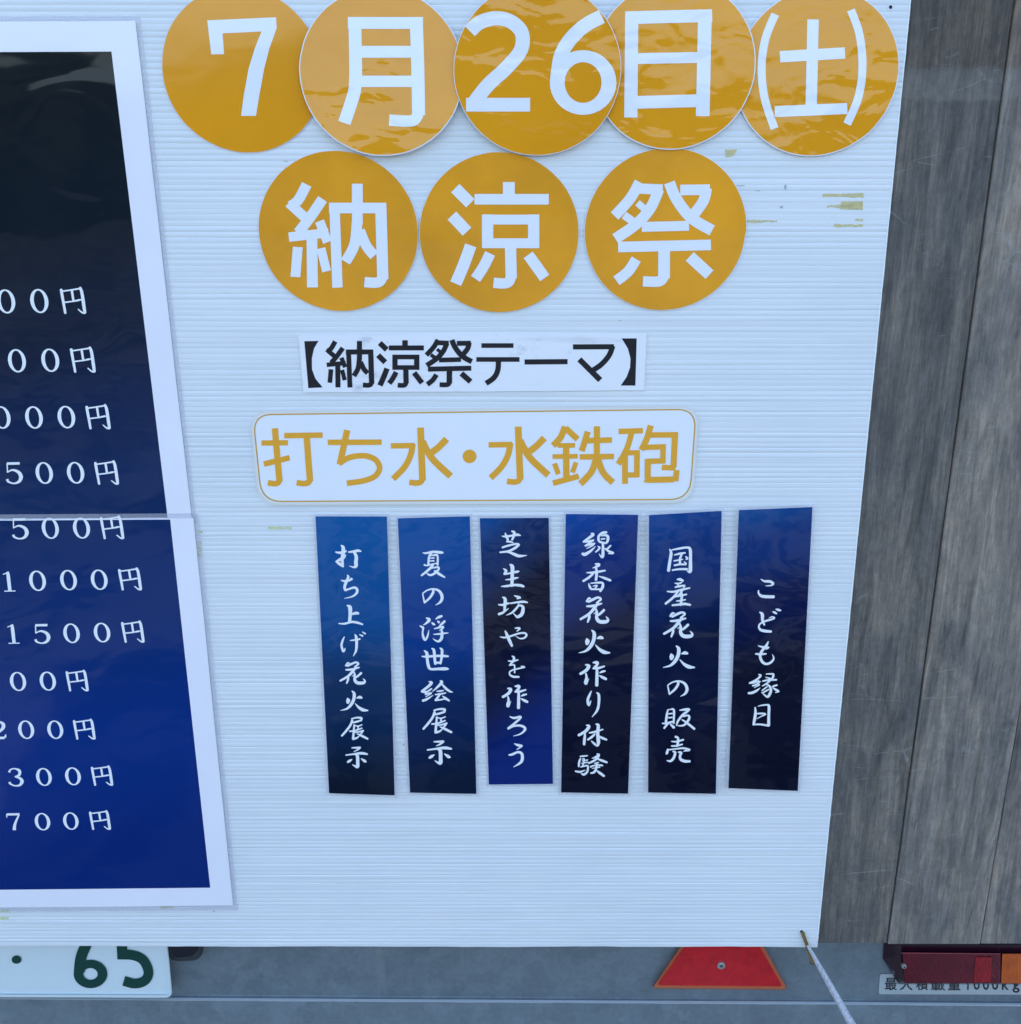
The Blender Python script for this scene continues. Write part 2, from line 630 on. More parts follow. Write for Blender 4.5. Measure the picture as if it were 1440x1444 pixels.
class Ink:
    """collects flat strokes and outlines on a surface; every stroke a hair above the one before"""

    def __init__(self, surf, off=0.00012, step=0.00002, wall=0.0):
        self.surf, self.off, self.step, self.wall = surf, off, step, wall
        self.verts, self.faces, self.k = [], [], 0

    def add(self, loops, faces):
        o = self.off + self.step * self.k
        self.k += 1
        b = len(self.verts)
        self.verts += [tr(x, y, self.surf, o + e) for x, y, e in loops]
        self.faces += [tuple(b + i for i in f) for f in faces]

    def poly(self, pts):
        n = len(pts)
        if not self.wall:
            self.add([(x, y, 0) for x, y in pts], [tuple(range(n))])
        else:
            self.add([(x, y, 0) for x, y in pts] + [(x, y, -self.wall) for x, y in pts],
                     [tuple(range(n))] + [(i, (i + 1) % n, n + (i + 1) % n, n + i) for i in range(n)])

    def stroke(self, pts, brush=False, closed=False, sub=5):
        """pts = [(x, y, width)] in photo pixels"""
        if closed:
            c = list(pts) + [pts[0]]
        else:
            c = catmull(pts, sub) if len(pts) > 1 else list(pts)
        if brush and len(c) > 1:
            def cap(p, q):
                d = Vector((p[0] - q[0], p[1] - q[1]))
                d = d.normalized() if d.length else Vector((1, 0))
                w = p[2]
                return [(p[0] + d.x * w * k, p[1] + d.y * w * k, w * s) for k, s in ((0.22, 0.82), (0.38, 0.45))]
            c = cap(c[0], c[1])[::-1] + c + cap(c[-1], c[-2])
        L = []
        n = len(c)
        for i, p in enumerate(c):
            if closed:
                a, b = c[(i - 1) % (n - 1)], c[(i + 1) % (n - 1)]
            else:
                a, b = c[max(i - 1, 0)], c[min(i + 1, n - 1)]
            d = Vector((b[0] - a[0], b[1] - a[1]))
            d = d.normalized() if d.length > 1e-9 else Vector((1, 0))
            nx, ny = -d.y, d.x
            h = max(p[2], 0.05) / 2
            e = self.step * 0.9 * i / n
            L.append((p[0] + nx * h, p[1] + ny * h, e))
            L.append((p[0] - nx * h, p[1] - ny * h, e))
        f = [(2 * i, 2 * i + 1, 2 * i + 3, 2 * i + 2) for i in range(n - 1)]
        if self.wall:
            m = len(L)
            L = L + [(x, y, -self.wall) for x, y, e in L]
            for i in range(n - 1):
                f.append((2 * i, 2 * i + 2, m + 2 * i + 2, m + 2 * i))
                f.append((2 * i + 1, 2 * i + 3, m + 2 * i + 3, m + 2 * i + 1))
            f.append((0, 1, m + 1, m))
            f.append((m - 2, m - 1, 2 * m - 1, 2 * m - 2))
        self.add(L, f)

    def ring(self, cx, cy, ro, ri, n=36, shear=0.0):
        """ellipse ring; ro, ri = outer and inner half sizes"""
        L = []
        for k in range(n):
            a = 2 * math.pi * k / n
            ca, sa = math.cos(a), math.sin(a)
            L.append((cx + ro[0] * ca + shear * ro[1] * sa, cy + ro[1] * sa, 0))
            L.append((cx + ri[0] * ca + shear * ri[1] * sa, cy + ri[1] * sa, 0))
        f = [(2 * k, 2 * k + 1, (2 * k + 3) % (2 * n), (2 * k + 2) % (2 * n)) for k in range(n)]
        if self.wall:
            m = len(L)
            L += [(x, y, -self.wall) for x, y, e in L]
            for k in range(n):
                k2 = (k + 1) % n
                f.append((2 * k, 2 * k2, m + 2 * k2, m + 2 * k))
                f.append((2 * k + 1, 2 * k2 + 1, m + 2 * k2 + 1, m + 2 * k + 1))
        self.add(L, f)

    def build(self, name, mat, parent):
        return mk(name, self.verts, self.faces, mat, parent)


def parse(s):
    return [tuple(float(v) for v in p.split(",")) for p in s.split()]


# gothic glyphs: stroke = "width: x,y x,y ..." ; coordinates in the measuring frame, placed by a map
GOTHIC = {
    "getsu": ["54: 301,72 304,220 305,320 300,385 284,440 257,520", "50: 272,97 590,97", "55: 562,97 568,300 571,488",
              "48: 447,508 515,512 552,508 571,480", "50: 322,219 545,219", "48: 328,344 548,344"],
    "two": ["60: 788,132 830,95 895,77 955,88 1000,125 1012,170 998,222 940,290 872,352 825,408 803,440", "58: 772,443 1043,443"],
    "nichi": ["56: 273,52 269,497", "58: 583,40 573,491", "54: 246,75 613,66", "46: 294,248 556,243", "54: 294,433 550,426"],
    "paren_l": ["34: 880,60 838,165 822,290 836,420 877,544"],
    "do": ["48: 1040,82 1032,452", "48: 900,240 1175,224", "47: 878,472 1185,459"],
    "paren_r": ["34: 1200,42 1236,145 1249,280 1232,410 1184,525"],
    "sai": ["45: 306,770 272,832 232,880 200,914", "44: 285,797 404,802", "46: 388,800 352,880 290,950 203,1010", "30: 297,858 334,890",
            "34: 240,910 288,944", "48: 432,772 462,842 525,922 613,975", "45: 478,804 604,802", "46: 590,795 576,850 535,908",
            "42: 315,960 515,955", "45: 215,1045 608,1036", "50: 410,1050 409,1178", "44: 320,1190 375,1192 398,1186 409,1168",
            "45: 292,1096 258,1148 208,1188", "50: 518,1085 602,1162"],
    "nou": ["44: 98,780 62,846 30,872", "42: 22,858 95,925", "45: 165,842 112,920 62,985", "40: 22,1003 190,985", "40: 152,935 186,1025", "46: 120,1000 122,1216",
            "42: 60,1045 50,1172", "38: 158,1050 182,1148", "44: 215,862 228,1217", "45: 192,880 433,880", "48: 411,862 420,1182",
            "44: 342,1193 385,1196 408,1190 420,1168", "46: 312,777 312,950", "45: 311,940 300,1035 262,1108", "44: 322,975 350,1040 384,1082"],
    "ryou": ["50: 726,796 790,860", "50: 712,912 776,980", "50: 792,1038 762,1120 728,1200", "50: 953,770 953,835", "45: 808,843 1122,843",
             "48: 863,907 863,1048", "48: 1058,907 1058,1048", "42: 840,929 1081,929", "42: 840,1029 1081,1029", "48: 960,1035 963,1178",
             "44: 888,1196 930,1199 953,1192 963,1168", "46: 874,1072 846,1128 812,1180", "48: 1035,1078 1105,1176"],
    "te": ["28: 80,158 272,158", "28: 50,241 308,241", "32: 182,250 178,305 155,350 108,384"],
    "bar": ["31: 338,256 595,254"],
    "ma": ["31: 627,166 872,165", "32: 865,160 842,218 795,272 742,308", "34: 665,240 790,364"],
    "da": ["38: 202,652 216,815 230,970", "34: 160,978 200,983 220,978 230,962", "31: 122,740 280,738", "33: 136,866 290,828", "33: 258,696 487,693",
           "38: 392,700 402,840 412,968", "34: 332,977 375,982 400,977 412,960"],
    "chi": ["33: 518,736 840,735", "38: 634,663 612,765 590,868", "34: 583,862 650,826 735,816 800,838 828,888 800,938 730,966 632,980"],
    "sui": ["33: 895,757 1036,755", "36: 1026,745 1012,815 975,885 908,955", "40: 1072,648 1078,815 1084,965", "34: 1005,974 1045,979 1070,974 1083,958",
            "40: 1228,716 1180,765 1128,805", "40: 1084,730 1108,780 1152,845 1252,938"],
    "tetsu": ["38: 580,642 552,708 508,756", "36: 582,650 655,718", "28: 535,754 640,754", "28: 505,821 655,819", "38: 586,750 588,955", "34: 508,980 662,938",
              "30: 517,862 540,926", "28: 646,856 624,916", "36: 716,672 680,788", "33: 692,726 860,722", "36: 770,640 770,830", "33: 668,823 872,820",
              "38: 766,832 738,912 672,984", "38: 776,835 808,918 866,976"],
    "hou": ["33: 900,671 1045,666", "34: 978,675 950,772 898,866", "35: 938,790 938,984", "34: 1010,785 1008,945", "31: 925,799 1026,797", "31: 940,931 1024,930",
            "36: 1092,635 1070,710 1036,782", "33: 1080,692 1255,691", "36: 1237,678 1228,885", "32: 1158,886 1240,888", "32: 1056,766 1182,762",
            "32: 1165,762 1165,862", "32: 1062,850 1181,846", "36: 1075,838 1073,950", "36: 1058,955 1085,960 1230,957", "34: 1247,902 1240,968"],
}


def gothic(ink, key, f, wk):
    for s in GOTHIC[key]:
        w, rest = s.split(":")
        pts = [f(*[float(v) for v in p.split(",")]) for p in rest.split()]
        ink.stroke([(x, y, float(w) * wk) for x, y in pts])


def fr(ox, oy, s):
    return lambda x, y: (ox + x / s, oy + y / s)


# ------------------------------------------------------------------ sign board
def sign_board():
    ztop = on(700, -16, 0).z
    zbot = on(600, 1335, 0).z
    rt, rb = on(1285, 0, 0), on(1153, 1334, 0)
    pitch = 0.0049
    cols = 110
    X0 = -0.74
    nfl = int((ztop - zbot) / pitch) + 1
    shape = [(0.0, 0.00040), (0.06, 0.00026), (0.16, 0.00016), (0.30, 0.00006), (0.48, 0.0), (0.66, 0.00003), (0.82, 0.00011), (0.93, 0.00024)]
    rows = []
    for i in range(nfl):
        amp = random.uniform(0.5, 1.15) if random.random() > 0.12 else random.uniform(1.2, 1.6)
        lift = random.uniform(0, 0.00010)
        for t, d in shape:
            z = zbot + (i + t) * pitch
            if z < ztop:
                rows.append((z, d * amp + lift * math.sin(math.pi * t), i))
    rows.append((ztop, 0.0002, nfl))
    verts, faces = [], []
    for r, (z, d, i) in enumerate(rows):
        t = (z - rb.z) / (rt.z - rb.z)
        xr = rb.x + (rt.x - rb.x) * t
        # small nicks along the cut edge
        xr += 0.0004 * noise.noise((z * 60, 0.3, 0)) + (-0.0008 if noise.noise((z * 160, 7.7, 0)) > 0.55 else 0)
        for c in range(cols + 1):
            x = X0 + (xr - X0) * c / cols
            dz = 0.0
            if r < 8:      # slightly wavy, cut lower edge
                dz = (0.0012 * noise.noise((x * 9, 4.4, 0)) + 0.0005 * noise.noise((x * 45, 2.4, 0))) * (1 - r / 8)
            dd = d * (1 + 0.45 * noise.noise((x * 6, i * 1.7, 1.2)) + 0.45 * noise.noise((x * 22, i * 2.3, 5.2)))
            dz += 0.0005 * noise.noise((x * 9, i * 1.3, 8.8)) if 8 <= r < len(rows) - 8 else 0
            verts.append((x, dd, z + dz))
    w = cols + 1
    nr = len(rows)
    nb = len(verts)
    for r in range(nr - 1):
        for c in range(cols):
            a = r * w + c
            faces.append((a, a + 1, a + w + 1, a + w))
    # rim and back
    rim = [c for c in range(w)] + [r * w + cols for r in range(1, nr)] + [(nr - 1) * w + c for c in range(cols - 1, -1, -1)] + [r * w for r in range(nr - 2, 0, -1)]
    base = len(verts)
    for k in rim:
        x, y, z = verts[k]
        verts.append((x, 0.0046, z))
    n = len(rim)
    for k in range(n):
        k2 = (k + 1) % n
        faces.append((rim[k], base + k, base + k2, rim[k2]))
    faces.append(tuple(base + k for k in range(n)))
    o = mk("sign_board", verts, faces, M_BOARD)
    tag(o, "large white corrugated plastic board covered in festival cards, fixed on the trailer tail", "sign board")
    return o


board = sign_board()
flat0 = lambda x, z: 0.0
k = Ink(flat0, off=0.00010)
_n = 160
k.stroke([(1285 - 0.9 + (1153 - 1285) * (i / _n) + 0.5 * noise.noise((i * 0.7, 1, 1)), 1334 * i / _n, 1.5 + 0.5 * noise.noise((i * 0.9, 4, 1))) for i in range(_n)], sub=1)
k.build("cut_edge", plain_mat("white_crushed_edge", (0.93, 0.95, 0.95), 0.4), board)


RES = [0.00008]


def residue(pts, mat=M_RESIDUE):
    RES[0] += 0.00003
    k = Ink(flat0, off=RES[0])
    k.poly(pts)
    k.build("tape_residue", mat, board)


def ragged(x0, y0, x1, y1, n=7, j=1.0):
    top = [(x0 + (x1 - x0) * i / n, y0 + random.uniform(-j, j) * 0.6) for i in range(n + 1)]
    bot = [(x1 + (x0 - x1) * i / n, y1 + random.uniform(-j, j) * 0.8) for i in range(n + 1)]
    return top + bot


def wedge(x0, x1, y, h0, h1, n=14, j=1.6):
    top = [(x0 + (x1 - x0) * i / n, y - (h0 + (h1 - h0) * i / n) / 2 + random.uniform(-j, j) * 0.4) for i in range(n + 1)]
    bot = [(x1 + (x0 - x1) * i / n, y + (h1 + (h0 - h1) * i / n) / 2 + random.uniform(-j, j) * 0.4) for i in range(n + 1)]
    return top + bot


residue(wedge(1160, 1218, 275.5, 4, 6))
residue(wedge(1166, 1217, 291, 2, 10))
residue([(1187, 284), (1217, 283.5), (1217, 296), (1185, 295)])
residue(wedge(1206, 1217, 310, 3, 3))
residue(wedge(1176, 1217, 318, 4, 3))
residue(wedge(1052, 1096, 312, 4, 2.5))
residue([(1022, 211), (1040, 210.5), (1034, 220), (1024, 222)])
residue(wedge(378, 411, 744.5, 3, 4), M_RESIDUE2)
residue(ragged(279.5, 763, 284, 786), M_RESIDUE2)
residue(wedge(280, 286, 750, 3, 3), M_RESIDUE2)
residue(wedge(0, 14, 1285, 4, 5), M_RESIDUE2)
residue(wedge(0, 12, 1295, 5, 3), M_RESIDUE2)
residue(wedge(226, 244, 1279.5, 4, 3), M_RESIDUE2)
M_GRIME = plain_mat("dark_scuff", (0.42, 0.44, 0.45), 0.7)
for x0, x1, y, h in ((1038, 1050, 262, 1.2), (1064, 1072, 269, 1.0), (1100, 1104, 292, 4), (1106, 1109, 264, 8), (300, 303, 1285, 1.5), (872, 876, 452, 1), (568, 571, 1050, 2)):
    k = Ink(flat0, off=0.00008)
    k.poly(wedge(x0, x1, y, h * 0.6, h, 4, 0.4))
    k.build("scuff_mark", M_GRIME, board)
M_HOLE = plain_mat("tie_hole_dark", (0.012, 0.012, 0.014), 0.8)


def hole(px, py, rx, ry):
    k = Ink(flat0, off=0.00010)
    k.poly([(px + rx * math.cos(a * math.pi / 6) * (1 + 0.2 * math.sin(a * 2.3)), py + ry * math.sin(a * math.pi / 6)) for a in range(12)])
    k.build("tie_hole", M_HOLE, board)
    k = Ink(flat0, off=0.00016)
    k.ring(px, py, (rx * 1.9, ry * 1.7), (rx * 1.15, ry * 1.1), 16)
    k.build("torn_rim", M_EDGE, board)


hole(1256, 10, 2.3, 2.8)
hole(1130.5, 1314, 2.2, 2.4)

# ------------------------------------------------------------------ round cards
M_WHITE_WRINKLED = print_mat("white_print_rippled_film", seen(192, 212, 250), 0.035, 0.00105, (24, 24, 44))
M_GOLD_WRINKLED = print_mat("gold_print_rippled_film", (0.86, 0.34, 0.006, 1), 0.035, 0.00105, (24, 24, 44), vary=0.05)
M_GOLD_SMOOTH = print_mat("gold_print_smooth_film", (0.86, 0.335, 0.006, 1), 0.09, 0.0002, (16, 16, 26), vary=0.06)
M_WHITE_SMOOTH = print_mat("white_print_smooth_film", seen(192, 212, 250), 0.09, 0.0002, (16, 16, 26))
M_GOLD_DULL = print_mat("gold_print_dull_film", (0.86, 0.345, 0.012, 1), 0.13, 0.0008, (18, 18, 30), vary=0.13)
M_WHITE_DULL = print_mat("white_print_dull_film", seen(190, 210, 250), 0.13, 0.0008, (18, 18, 30))


def disc_card(name, cpx, rpx, surf, mats, th=0.0006, rim=0.0009, label="", glyph_cb=None, sq=0.96):
    c = tr(cpx[0], cpx[1], surf)
    r = (on(cpx[0] + rpx, cpx[1]).x - on(cpx[0] - rpx, cpx[1]).x) / 2
    nseg, rings = 96, 7
    verts, faces, fm = [], [], []
    radii = [r * k / rings * (1 - rim / r) for k in range(1, rings + 1)] + [r]
    wob = [1 + 0.004 * noise.noise((cpx[0], k * 0.12, 0.5)) + 0.003 * noise.noise((cpx[0], k * 0.5, 2.5)) for k in range(nseg)]
    def P(x, z, e):
        return (x, -(surf(x, z) + e), z)
    verts.append(P(c.x, c.z, th))
    for rr in radii:
        for k in range(nseg):
            a = 2 * math.pi * k / nseg
            w = wob[k] if rr > r * 0.9 else 1
            verts.append(P(c.x + rr * w * math.cos(a), c.z + rr * w * sq * math.sin(a), th * (1 if rr < r else 0.75)))
    nr = len(radii)
    for k in range(nseg):
        faces.append((0, 1 + (k + 1) % nseg, 1 + k))
        fm.append(0)
    for q in range(nr - 1):
        for k in range(nseg):
            k2 = (k + 1) % nseg
            a, b = 1 + q * nseg, 1 + (q + 1) * nseg
            faces.append((a + k, a + k2, b + k2, b + k))
            fm.append(1 if q == nr - 2 else 0)
    base = len(verts)
    for k in range(nseg):
        x, y, z = verts[1 + (nr - 1) * nseg + k]
        verts.append(P(x, z, 0))
    a = 1 + (nr - 1) * nseg
    for k in range(nseg):
        k2 = (k + 1) % nseg
        faces.append((a + k, a + k2, base + k2, base + k))
        fm.append(1)
    faces.append(tuple(base + k for k in range(nseg)))
    fm.append(1)
    o = mk(name, verts, faces, mats, None, fm)
    sf = lambda x, z: surf(x, z) + th
    glyph_cb(o, sf)
    tag(o, label, "card", None)
    return o


def tilt(cpx, base, tx=0.0, tz=0.0, bow=0.0):
    """card plane: base distance from the board, tilt right (tx) and top (tz) towards the viewer"""
    c = on(*cpx)
    return lambda x, z: base + tx * (x - c.x) + tz * (z - c.z) + bow * ((x - c.x) ** 2)


def glyphs(keys, frame, mat, wk):
    def cb(o, sf):
        for key in keys:
            k = Ink(sf)
            gothic(k, key, frame, wk)
            k.build("character", mat, o)
    return cb


A, B, C3 = fr(0, 0, 3), fr(400, 0, 3), fr(800, 0, 3)


def seven(o, sf):
    k = Ink(sf)
    k.poly([A(*p) for p in ((877, 86), (1168, 73), (1171, 118), (1140, 205), (1118, 290), (1098, 400), (1083, 490), (1020, 490), (1032, 400), (1052, 290), (1078, 205), (1107, 133), (942, 141), (948, 229), (894, 230))])
    k.build("character", M_WHITE_SMOOTH, o)


def twentysix(o, sf):
    k = Ink(sf)
    gothic(k, "two", B, 1 / 3)
    k.build("character", M_WHITE_WRINKLED, o)
    k = Ink(sf)
    k.stroke([B(x, y) + (60 / 3,) for x, y in ((1346, 70), (1275, 108), (1210, 170), (1172, 240), (1158, 330))])
    cx, cy = B(1267, 349)
    k.ring(cx, cy, (141 / 3, 137 / 3), (78 / 3, 86 / 3))
    k.build("character", M_WHITE_WRINKLED, o)


GW = [M_GOLD_WRINKLED, M_EDGE]
disc_card("date_card", (342, 101), 113, tilt((342, 101), 0.0010, tz=0.010), [M_GOLD_SMOOTH, M_EDGE], rim=0.0003,
          label="smooth gold round card with white numeral 7, first of the date row", glyph_cb=seven)
disc_card("date_card", (538, 103), 115, tilt((538, 103), 0.0050, tz=-0.046, tx=0.0), GW,
          label="shiny pale gold round card with the white character for month", glyph_cb=glyphs(["getsu"], B, M_WHITE_WRINKLED, 1 / 3))
disc_card("date_card", (758, 100), 117, tilt((758, 100), 0.0080, tz=0.026), GW, rim=0.0005,
          label="gold round card with white number 26 overlapping its two neighbours", glyph_cb=twentysix)
disc_card("date_card", (950, 94), 115, tilt((950, 94), 0.0044, tz=0.012), GW,
          label="rippled gold round card with the white character for day", glyph_cb=glyphs(["nichi"], C3, M_WHITE_WRINKLED, 1 / 3))
disc_card("date_card", (1152, 104), 115, tilt((1152, 104), 0.0018, tz=-0.006, tx=0.008), GW,
          label="rippled gold round card with bracketed character for Saturday", glyph_cb=glyphs(["paren_l", "do", "paren_r"], C3, M_WHITE_WRINKLED, 1 / 3))
GD = [M_GOLD_DULL, M_EDGE]
disc_card("title_card", (477.5, 328), 112.5, tilt((477, 328), 0.0012, tz=0.004), GD, rim=0.0003,
          label="dull gold round card with a white thread-radical character, below the month card", sq=0.975, glyph_cb=glyphs(["nou"], B, M_WHITE_DULL, 1 / 3))
disc_card("title_card", (704, 330), 112.5, tilt((704, 330), 0.0012), GD, rim=0.0003,
          label="dull gold round card with the white water-radical character for cool", sq=0.975, glyph_cb=glyphs(["ryou"], B, M_WHITE_DULL, 1 / 3))
disc_card("title_card", (938, 325.5), 114, tilt((938, 325), 0.0012, tz=0.003), GD, rim=0.0004,
          label="dull gold round card with the white character for festival", sq=0.975, glyph_cb=glyphs(["sai"], C3, M_WHITE_DULL, 1 / 3))


# ------------------------------------------------------------------ sheets
def bil(c, u, v):
    (x0, y0), (x1, y1), (x2, y2), (x3, y3) = c      # TL TR BR BL
    return (x0 * (1 - u) * (1 - v) + x1 * u * (1 - v) + x2 * u * v + x3 * (1 - u) * v,
            y0 * (1 - u) * (1 - v) + y1 * u * (1 - v) + y2 * u * v + y3 * (1 - u) * v)


def sheet(name, corners, surf, th, mats, parent=None, nu=12, nv=16, wob=0.0, seed=0.0):
    verts, faces, fm = [], [], []
    for e in (th, 0.0):
        for j in range(nv + 1):
            for i in range(nu + 1):
                u, v = i / nu, j / nv
                x, y = bil(corners, u, v)
                if wob and (i in (0, nu)):
                    x += wob * noise.noise((v * 6, seed + i, 0.4))
                if wob and (j in (0, nv)):
                    y += wob * noise.noise((u * 5, seed + j, 3.4))
                p = tr(x, y, surf, e)
                verts.append(p)
    w = nu + 1
    half = w * (nv + 1)
    for j in range(nv):
        for i in range(nu):
            a = j * w + i
            faces.append((a, a + w, a + w + 1, a + 1))
            fm.append(0)
            faces.append((half + a, half + a + 1, half + a + w + 1, half + a + w))
            fm.append(1)
    rim = [i for i in range(w)] + [j * w + nu for j in range(1, nv + 1)] + [nv * w + i for i in range(nu - 1, -1, -1)] + [j * w for j in range(nv - 1, 0, -1)]
    n = len(rim)
    q = len(verts)
    verts += [verts[k].copy() for k in rim] + [verts[half + k].copy() for k in rim]
    for k in range(n):
        k2 = (k + 1) % n
        faces.append((q + k, q + k2, q + n + k2, q + n + k))
        fm.append(1)
    return mk(name, verts, faces, mats, parent, fm, smooth=False)


def grow(c, d):
    (x0, y0), (x1, y1), (x2, y2), (x3, y3) = c
    return ((x0 - d, y0 - d), (x1 + d, y1 - d), (x2 + d, y2 + d), (x3 - d, y3 + d))


# black heading strip
M_PAPER_DULL = None


def heading_paper():
    m, nt, b = new_mat("white_paper_smudged")
    f = noise_tex(nt, posmap(nt, (26, 26, 40)), 1.0, 5, 0.65)
    g = noise_tex(nt, posmap(nt, (7, 7, 60)), 1.0, 4, 0.6)
    c = ramp(nt, f, [(0.27, (0.58, 0.57, 0.62, 1)), (0.40, seen(190, 209, 248))])
    k = ramp(nt, g, [(0.26, grey(0.80)), (0.40, grey(1.0))])
    c = mixcol(nt, 1.0, c, k, 'MULTIPLY')
    nt.links.new(c, b.inputs["Base Color"])
    film_coat(nt, b, 0.14, 0.0004, (20, 20, 30))
    return m


M_BLACK = print_mat("black_print", (0.006, 0.008, 0.014, 1), 0.14, 0.0004, (20, 20, 30))
sA = lambda x, z: 0.0009
hc = ((420.5, 472.5), (912.3, 469.3), (908.6, 550.3), (428, 553.8))
head = sheet("heading_strip", hc, sA, 0.0005, [heading_paper(), M_EDGE], wob=0.8, seed=3)
tag(head, "white strip with black bracketed festival theme heading, above the rounded gold-lettered panel", "card")
hs = lambda x, z: 0.0014
Z6, Z7 = fr(340, 450, 1440 / 340), fr(660, 450, 1440 / 340)


def boxmap(src, dst, frame):
    """map glyph box src (x0,y0,x1,y1) onto dst (in a measuring frame)"""
    def f(x, y):
        u, v = (x - src[0]) / (src[2] - src[0]), (y - src[1]) / (src[3] - src[1])
        return frame(dst[0] + u * (dst[2] - dst[0]), dst[1] + v * (dst[3] - dst[1]))
    return f


def put(keys_frames, surf, mat, parent, name="character"):
    for key, f, wk in keys_frames:
        k = Ink(surf)
        gothic(k, key, f, wk)
        k.build(name, mat, parent)


s6 = 340 / 1440
put([("nou", boxmap((5, 772, 442, 1218), (500, 128, 795, 409), Z6), 0.66 * s6),
     ("ryou", boxmap((693, 770, 1125, 1218), (806, 126, 1094, 408), Z6), 0.66 * s6),
     ("sai", boxmap((190, 768, 628, 1213), (1100, 122, 1388, 406), Z6), 0.66 * s6),
     ("te", Z7, s6), ("bar", Z7, s6), ("ma", Z7, s6)], hs, M_BLACK, head)
k = Ink(hs)
k.poly([Z6(*p) for p in ((378, 132), (463, 130), (436, 175), (423, 235), (424, 300), (444, 355), (487, 408), (402, 412))])
k.build("character", M_BLACK, head)
k = Ink(hs)
k.poly([Z7(*p) for p in ((918, 115), (1008, 115), (1000, 397), (912, 397), (948, 345), (968, 290), (971, 235), (955, 175))])
k.build("character", M_BLACK, head)

# rounded panel, gold lettering
M_PANEL = print_mat("white_panel_print", seen(188, 210, 250), 0.12, 0.0004, (12, 12, 20), vary=0.015)
M_GOLD_TEXT = print_mat("gold_lettering", (0.90, 0.41, 0.03, 1), 0.12, 0.0004, (12, 12, 20))
M_LINE = print_mat("olive_gold_line", (0.66, 0.38, 0.06, 1), 0.12, 0.0004, (12, 12, 20))
M_CREAM = plain_mat("cream_panel_margin", (0.80, 0.76, 0.70), 0.35)
pc = ((351.5, 579.5), (987, 572), (978, 709.5), (364, 712.5))


def inset(c, d):
    return grow(c, -d)


def rounded_panel():
    th = 0.0007
    outer = round_poly(pc, [30, 30, 32, 32], 10)
    inner = round_poly(inset(pc, 3.2), [28, 28, 30, 30], 10)
    n = len(outer)
    verts = [tr(x, y, sA, th) for x, y in inner] + [tr(x, y, sA, th) for x, y in outer] + [tr(x, y, sA, 0) for x, y in outer]
    faces, fm = [tuple(range(n))], [0]
    for i in range(n):
        j = (i + 1) % n
        faces += [(i, j, n + j, n + i), (n + i, n + j, 2 * n + j, 2 * n + i)]
        fm += [1, 1]
    faces.append(tuple(2 * n + i for i in range(n)))
    fm.append(1)
    o = mk("theme_panel", verts, faces, [M_PANEL, M_CREAM], None, fm)
    sf = lambda x, z: 0.0009 + th
    k = Ink(sf)
    k.stroke([(x, y, 2.0) for x, y in round_poly(inset(pc, 5.2), [27, 27, 29, 29], 10)], closed=True)
    k.build("border_line", M_LINE, o)
    put([("da", Z6, s6), ("chi", Z6, s6), ("sui", Z6, s6), ("sui", lambda x, y: Z7(x - 772, y - 6), s6), ("tetsu", Z7, s6), ("hou", Z7, s6)], sf, M_GOLD_TEXT, o)
    k = Ink(sf)
    cx, cy = Z6(1365, 820)
    k.poly([(cx + 9.8 * math.cos(a * math.pi / 12), cy + 9.6 * math.sin(a * math.pi / 12)) for a in range(24)])
    k.build("middle_dot", M_GOLD_TEXT, o)
    tag(o, "white rounded panel with gold border line and large gold lettering", "card")


rounded_panel()

# ------------------------------------------------------------------ price poster, two overlapping sheets
M_PAPER = print_mat("white_poster_paper", seen(184, 207, 249), 0.10, 0.0005, (10, 10, 16), vary=0.02)
M_POSTER_TEXT = print_mat("white_poster_lettering", seen(216, 226, 250), 0.06, 0.0014, (13, 13, 22))
G_UP = gradient_mat("navy_gradient_upper", [(0.0, seen(4, 14, 26)), (0.42, seen(2, 16, 36)), (0.62, seen(2, 20, 50)), (0.86, seen(2, 28, 76)), (1.0, seen(1, 33, 88))], 0.10, 0.05, 0.0008, (13, 13, 22), weight=0.6)
G_LO = gradient_mat("navy_gradient_lower", [(0.0, seen(2, 34, 90)), (0.3, seen(1, 37, 106)), (0.65, seen(0, 38, 122)), (1.0, seen(0, 32, 112))], 0.12, 0.05, 0.0008, (13, 13, 22), weight=0.6)
bowU = lambda x, z: 0.0012
bowL = lambda x, z: 0.0019
XL = -150


def poster(corners, pcorners, surf, gmat, label):
    o = sheet("price_poster", corners, surf, 0.0004, [M_PAPER, M_EDGE], nu=8, nv=16, wob=0.5, seed=corners[0][1])
    sheet("printed_field", pcorners, lambda x, z: surf(x, z) + 0.0004, 0.00008, [gmat, gmat], o, nu=8, nv=16)
    sheet("laminating_film", grow(corners, 7), lambda x, z: surf(x, z) - 0.0002, 0.00008, [M_FILM, M_FILM], o, nu=2, nv=2)
    tag(o, label, "poster")
    return o


p_up = poster(((XL, 31), (191, 29.3), (270.5, 731), (XL, 733)), ((XL + 20, 74), (157.2, 72.7), (236.5, 730), (XL + 20, 732)), bowU, G_UP,
              "upper sheet of the navy price list poster, darkest towards its top")
p_lo = poster(((XL, 733.5), (273, 730.8), (328.7, 1277), (XL, 1281)), ((XL + 20, 735), (240, 732.6), (296.6, 1251.8), (XL + 20, 1256)), bowL, G_LO,
              "lower sheet of the navy price list poster, bright blue, overlapping the upper sheet")

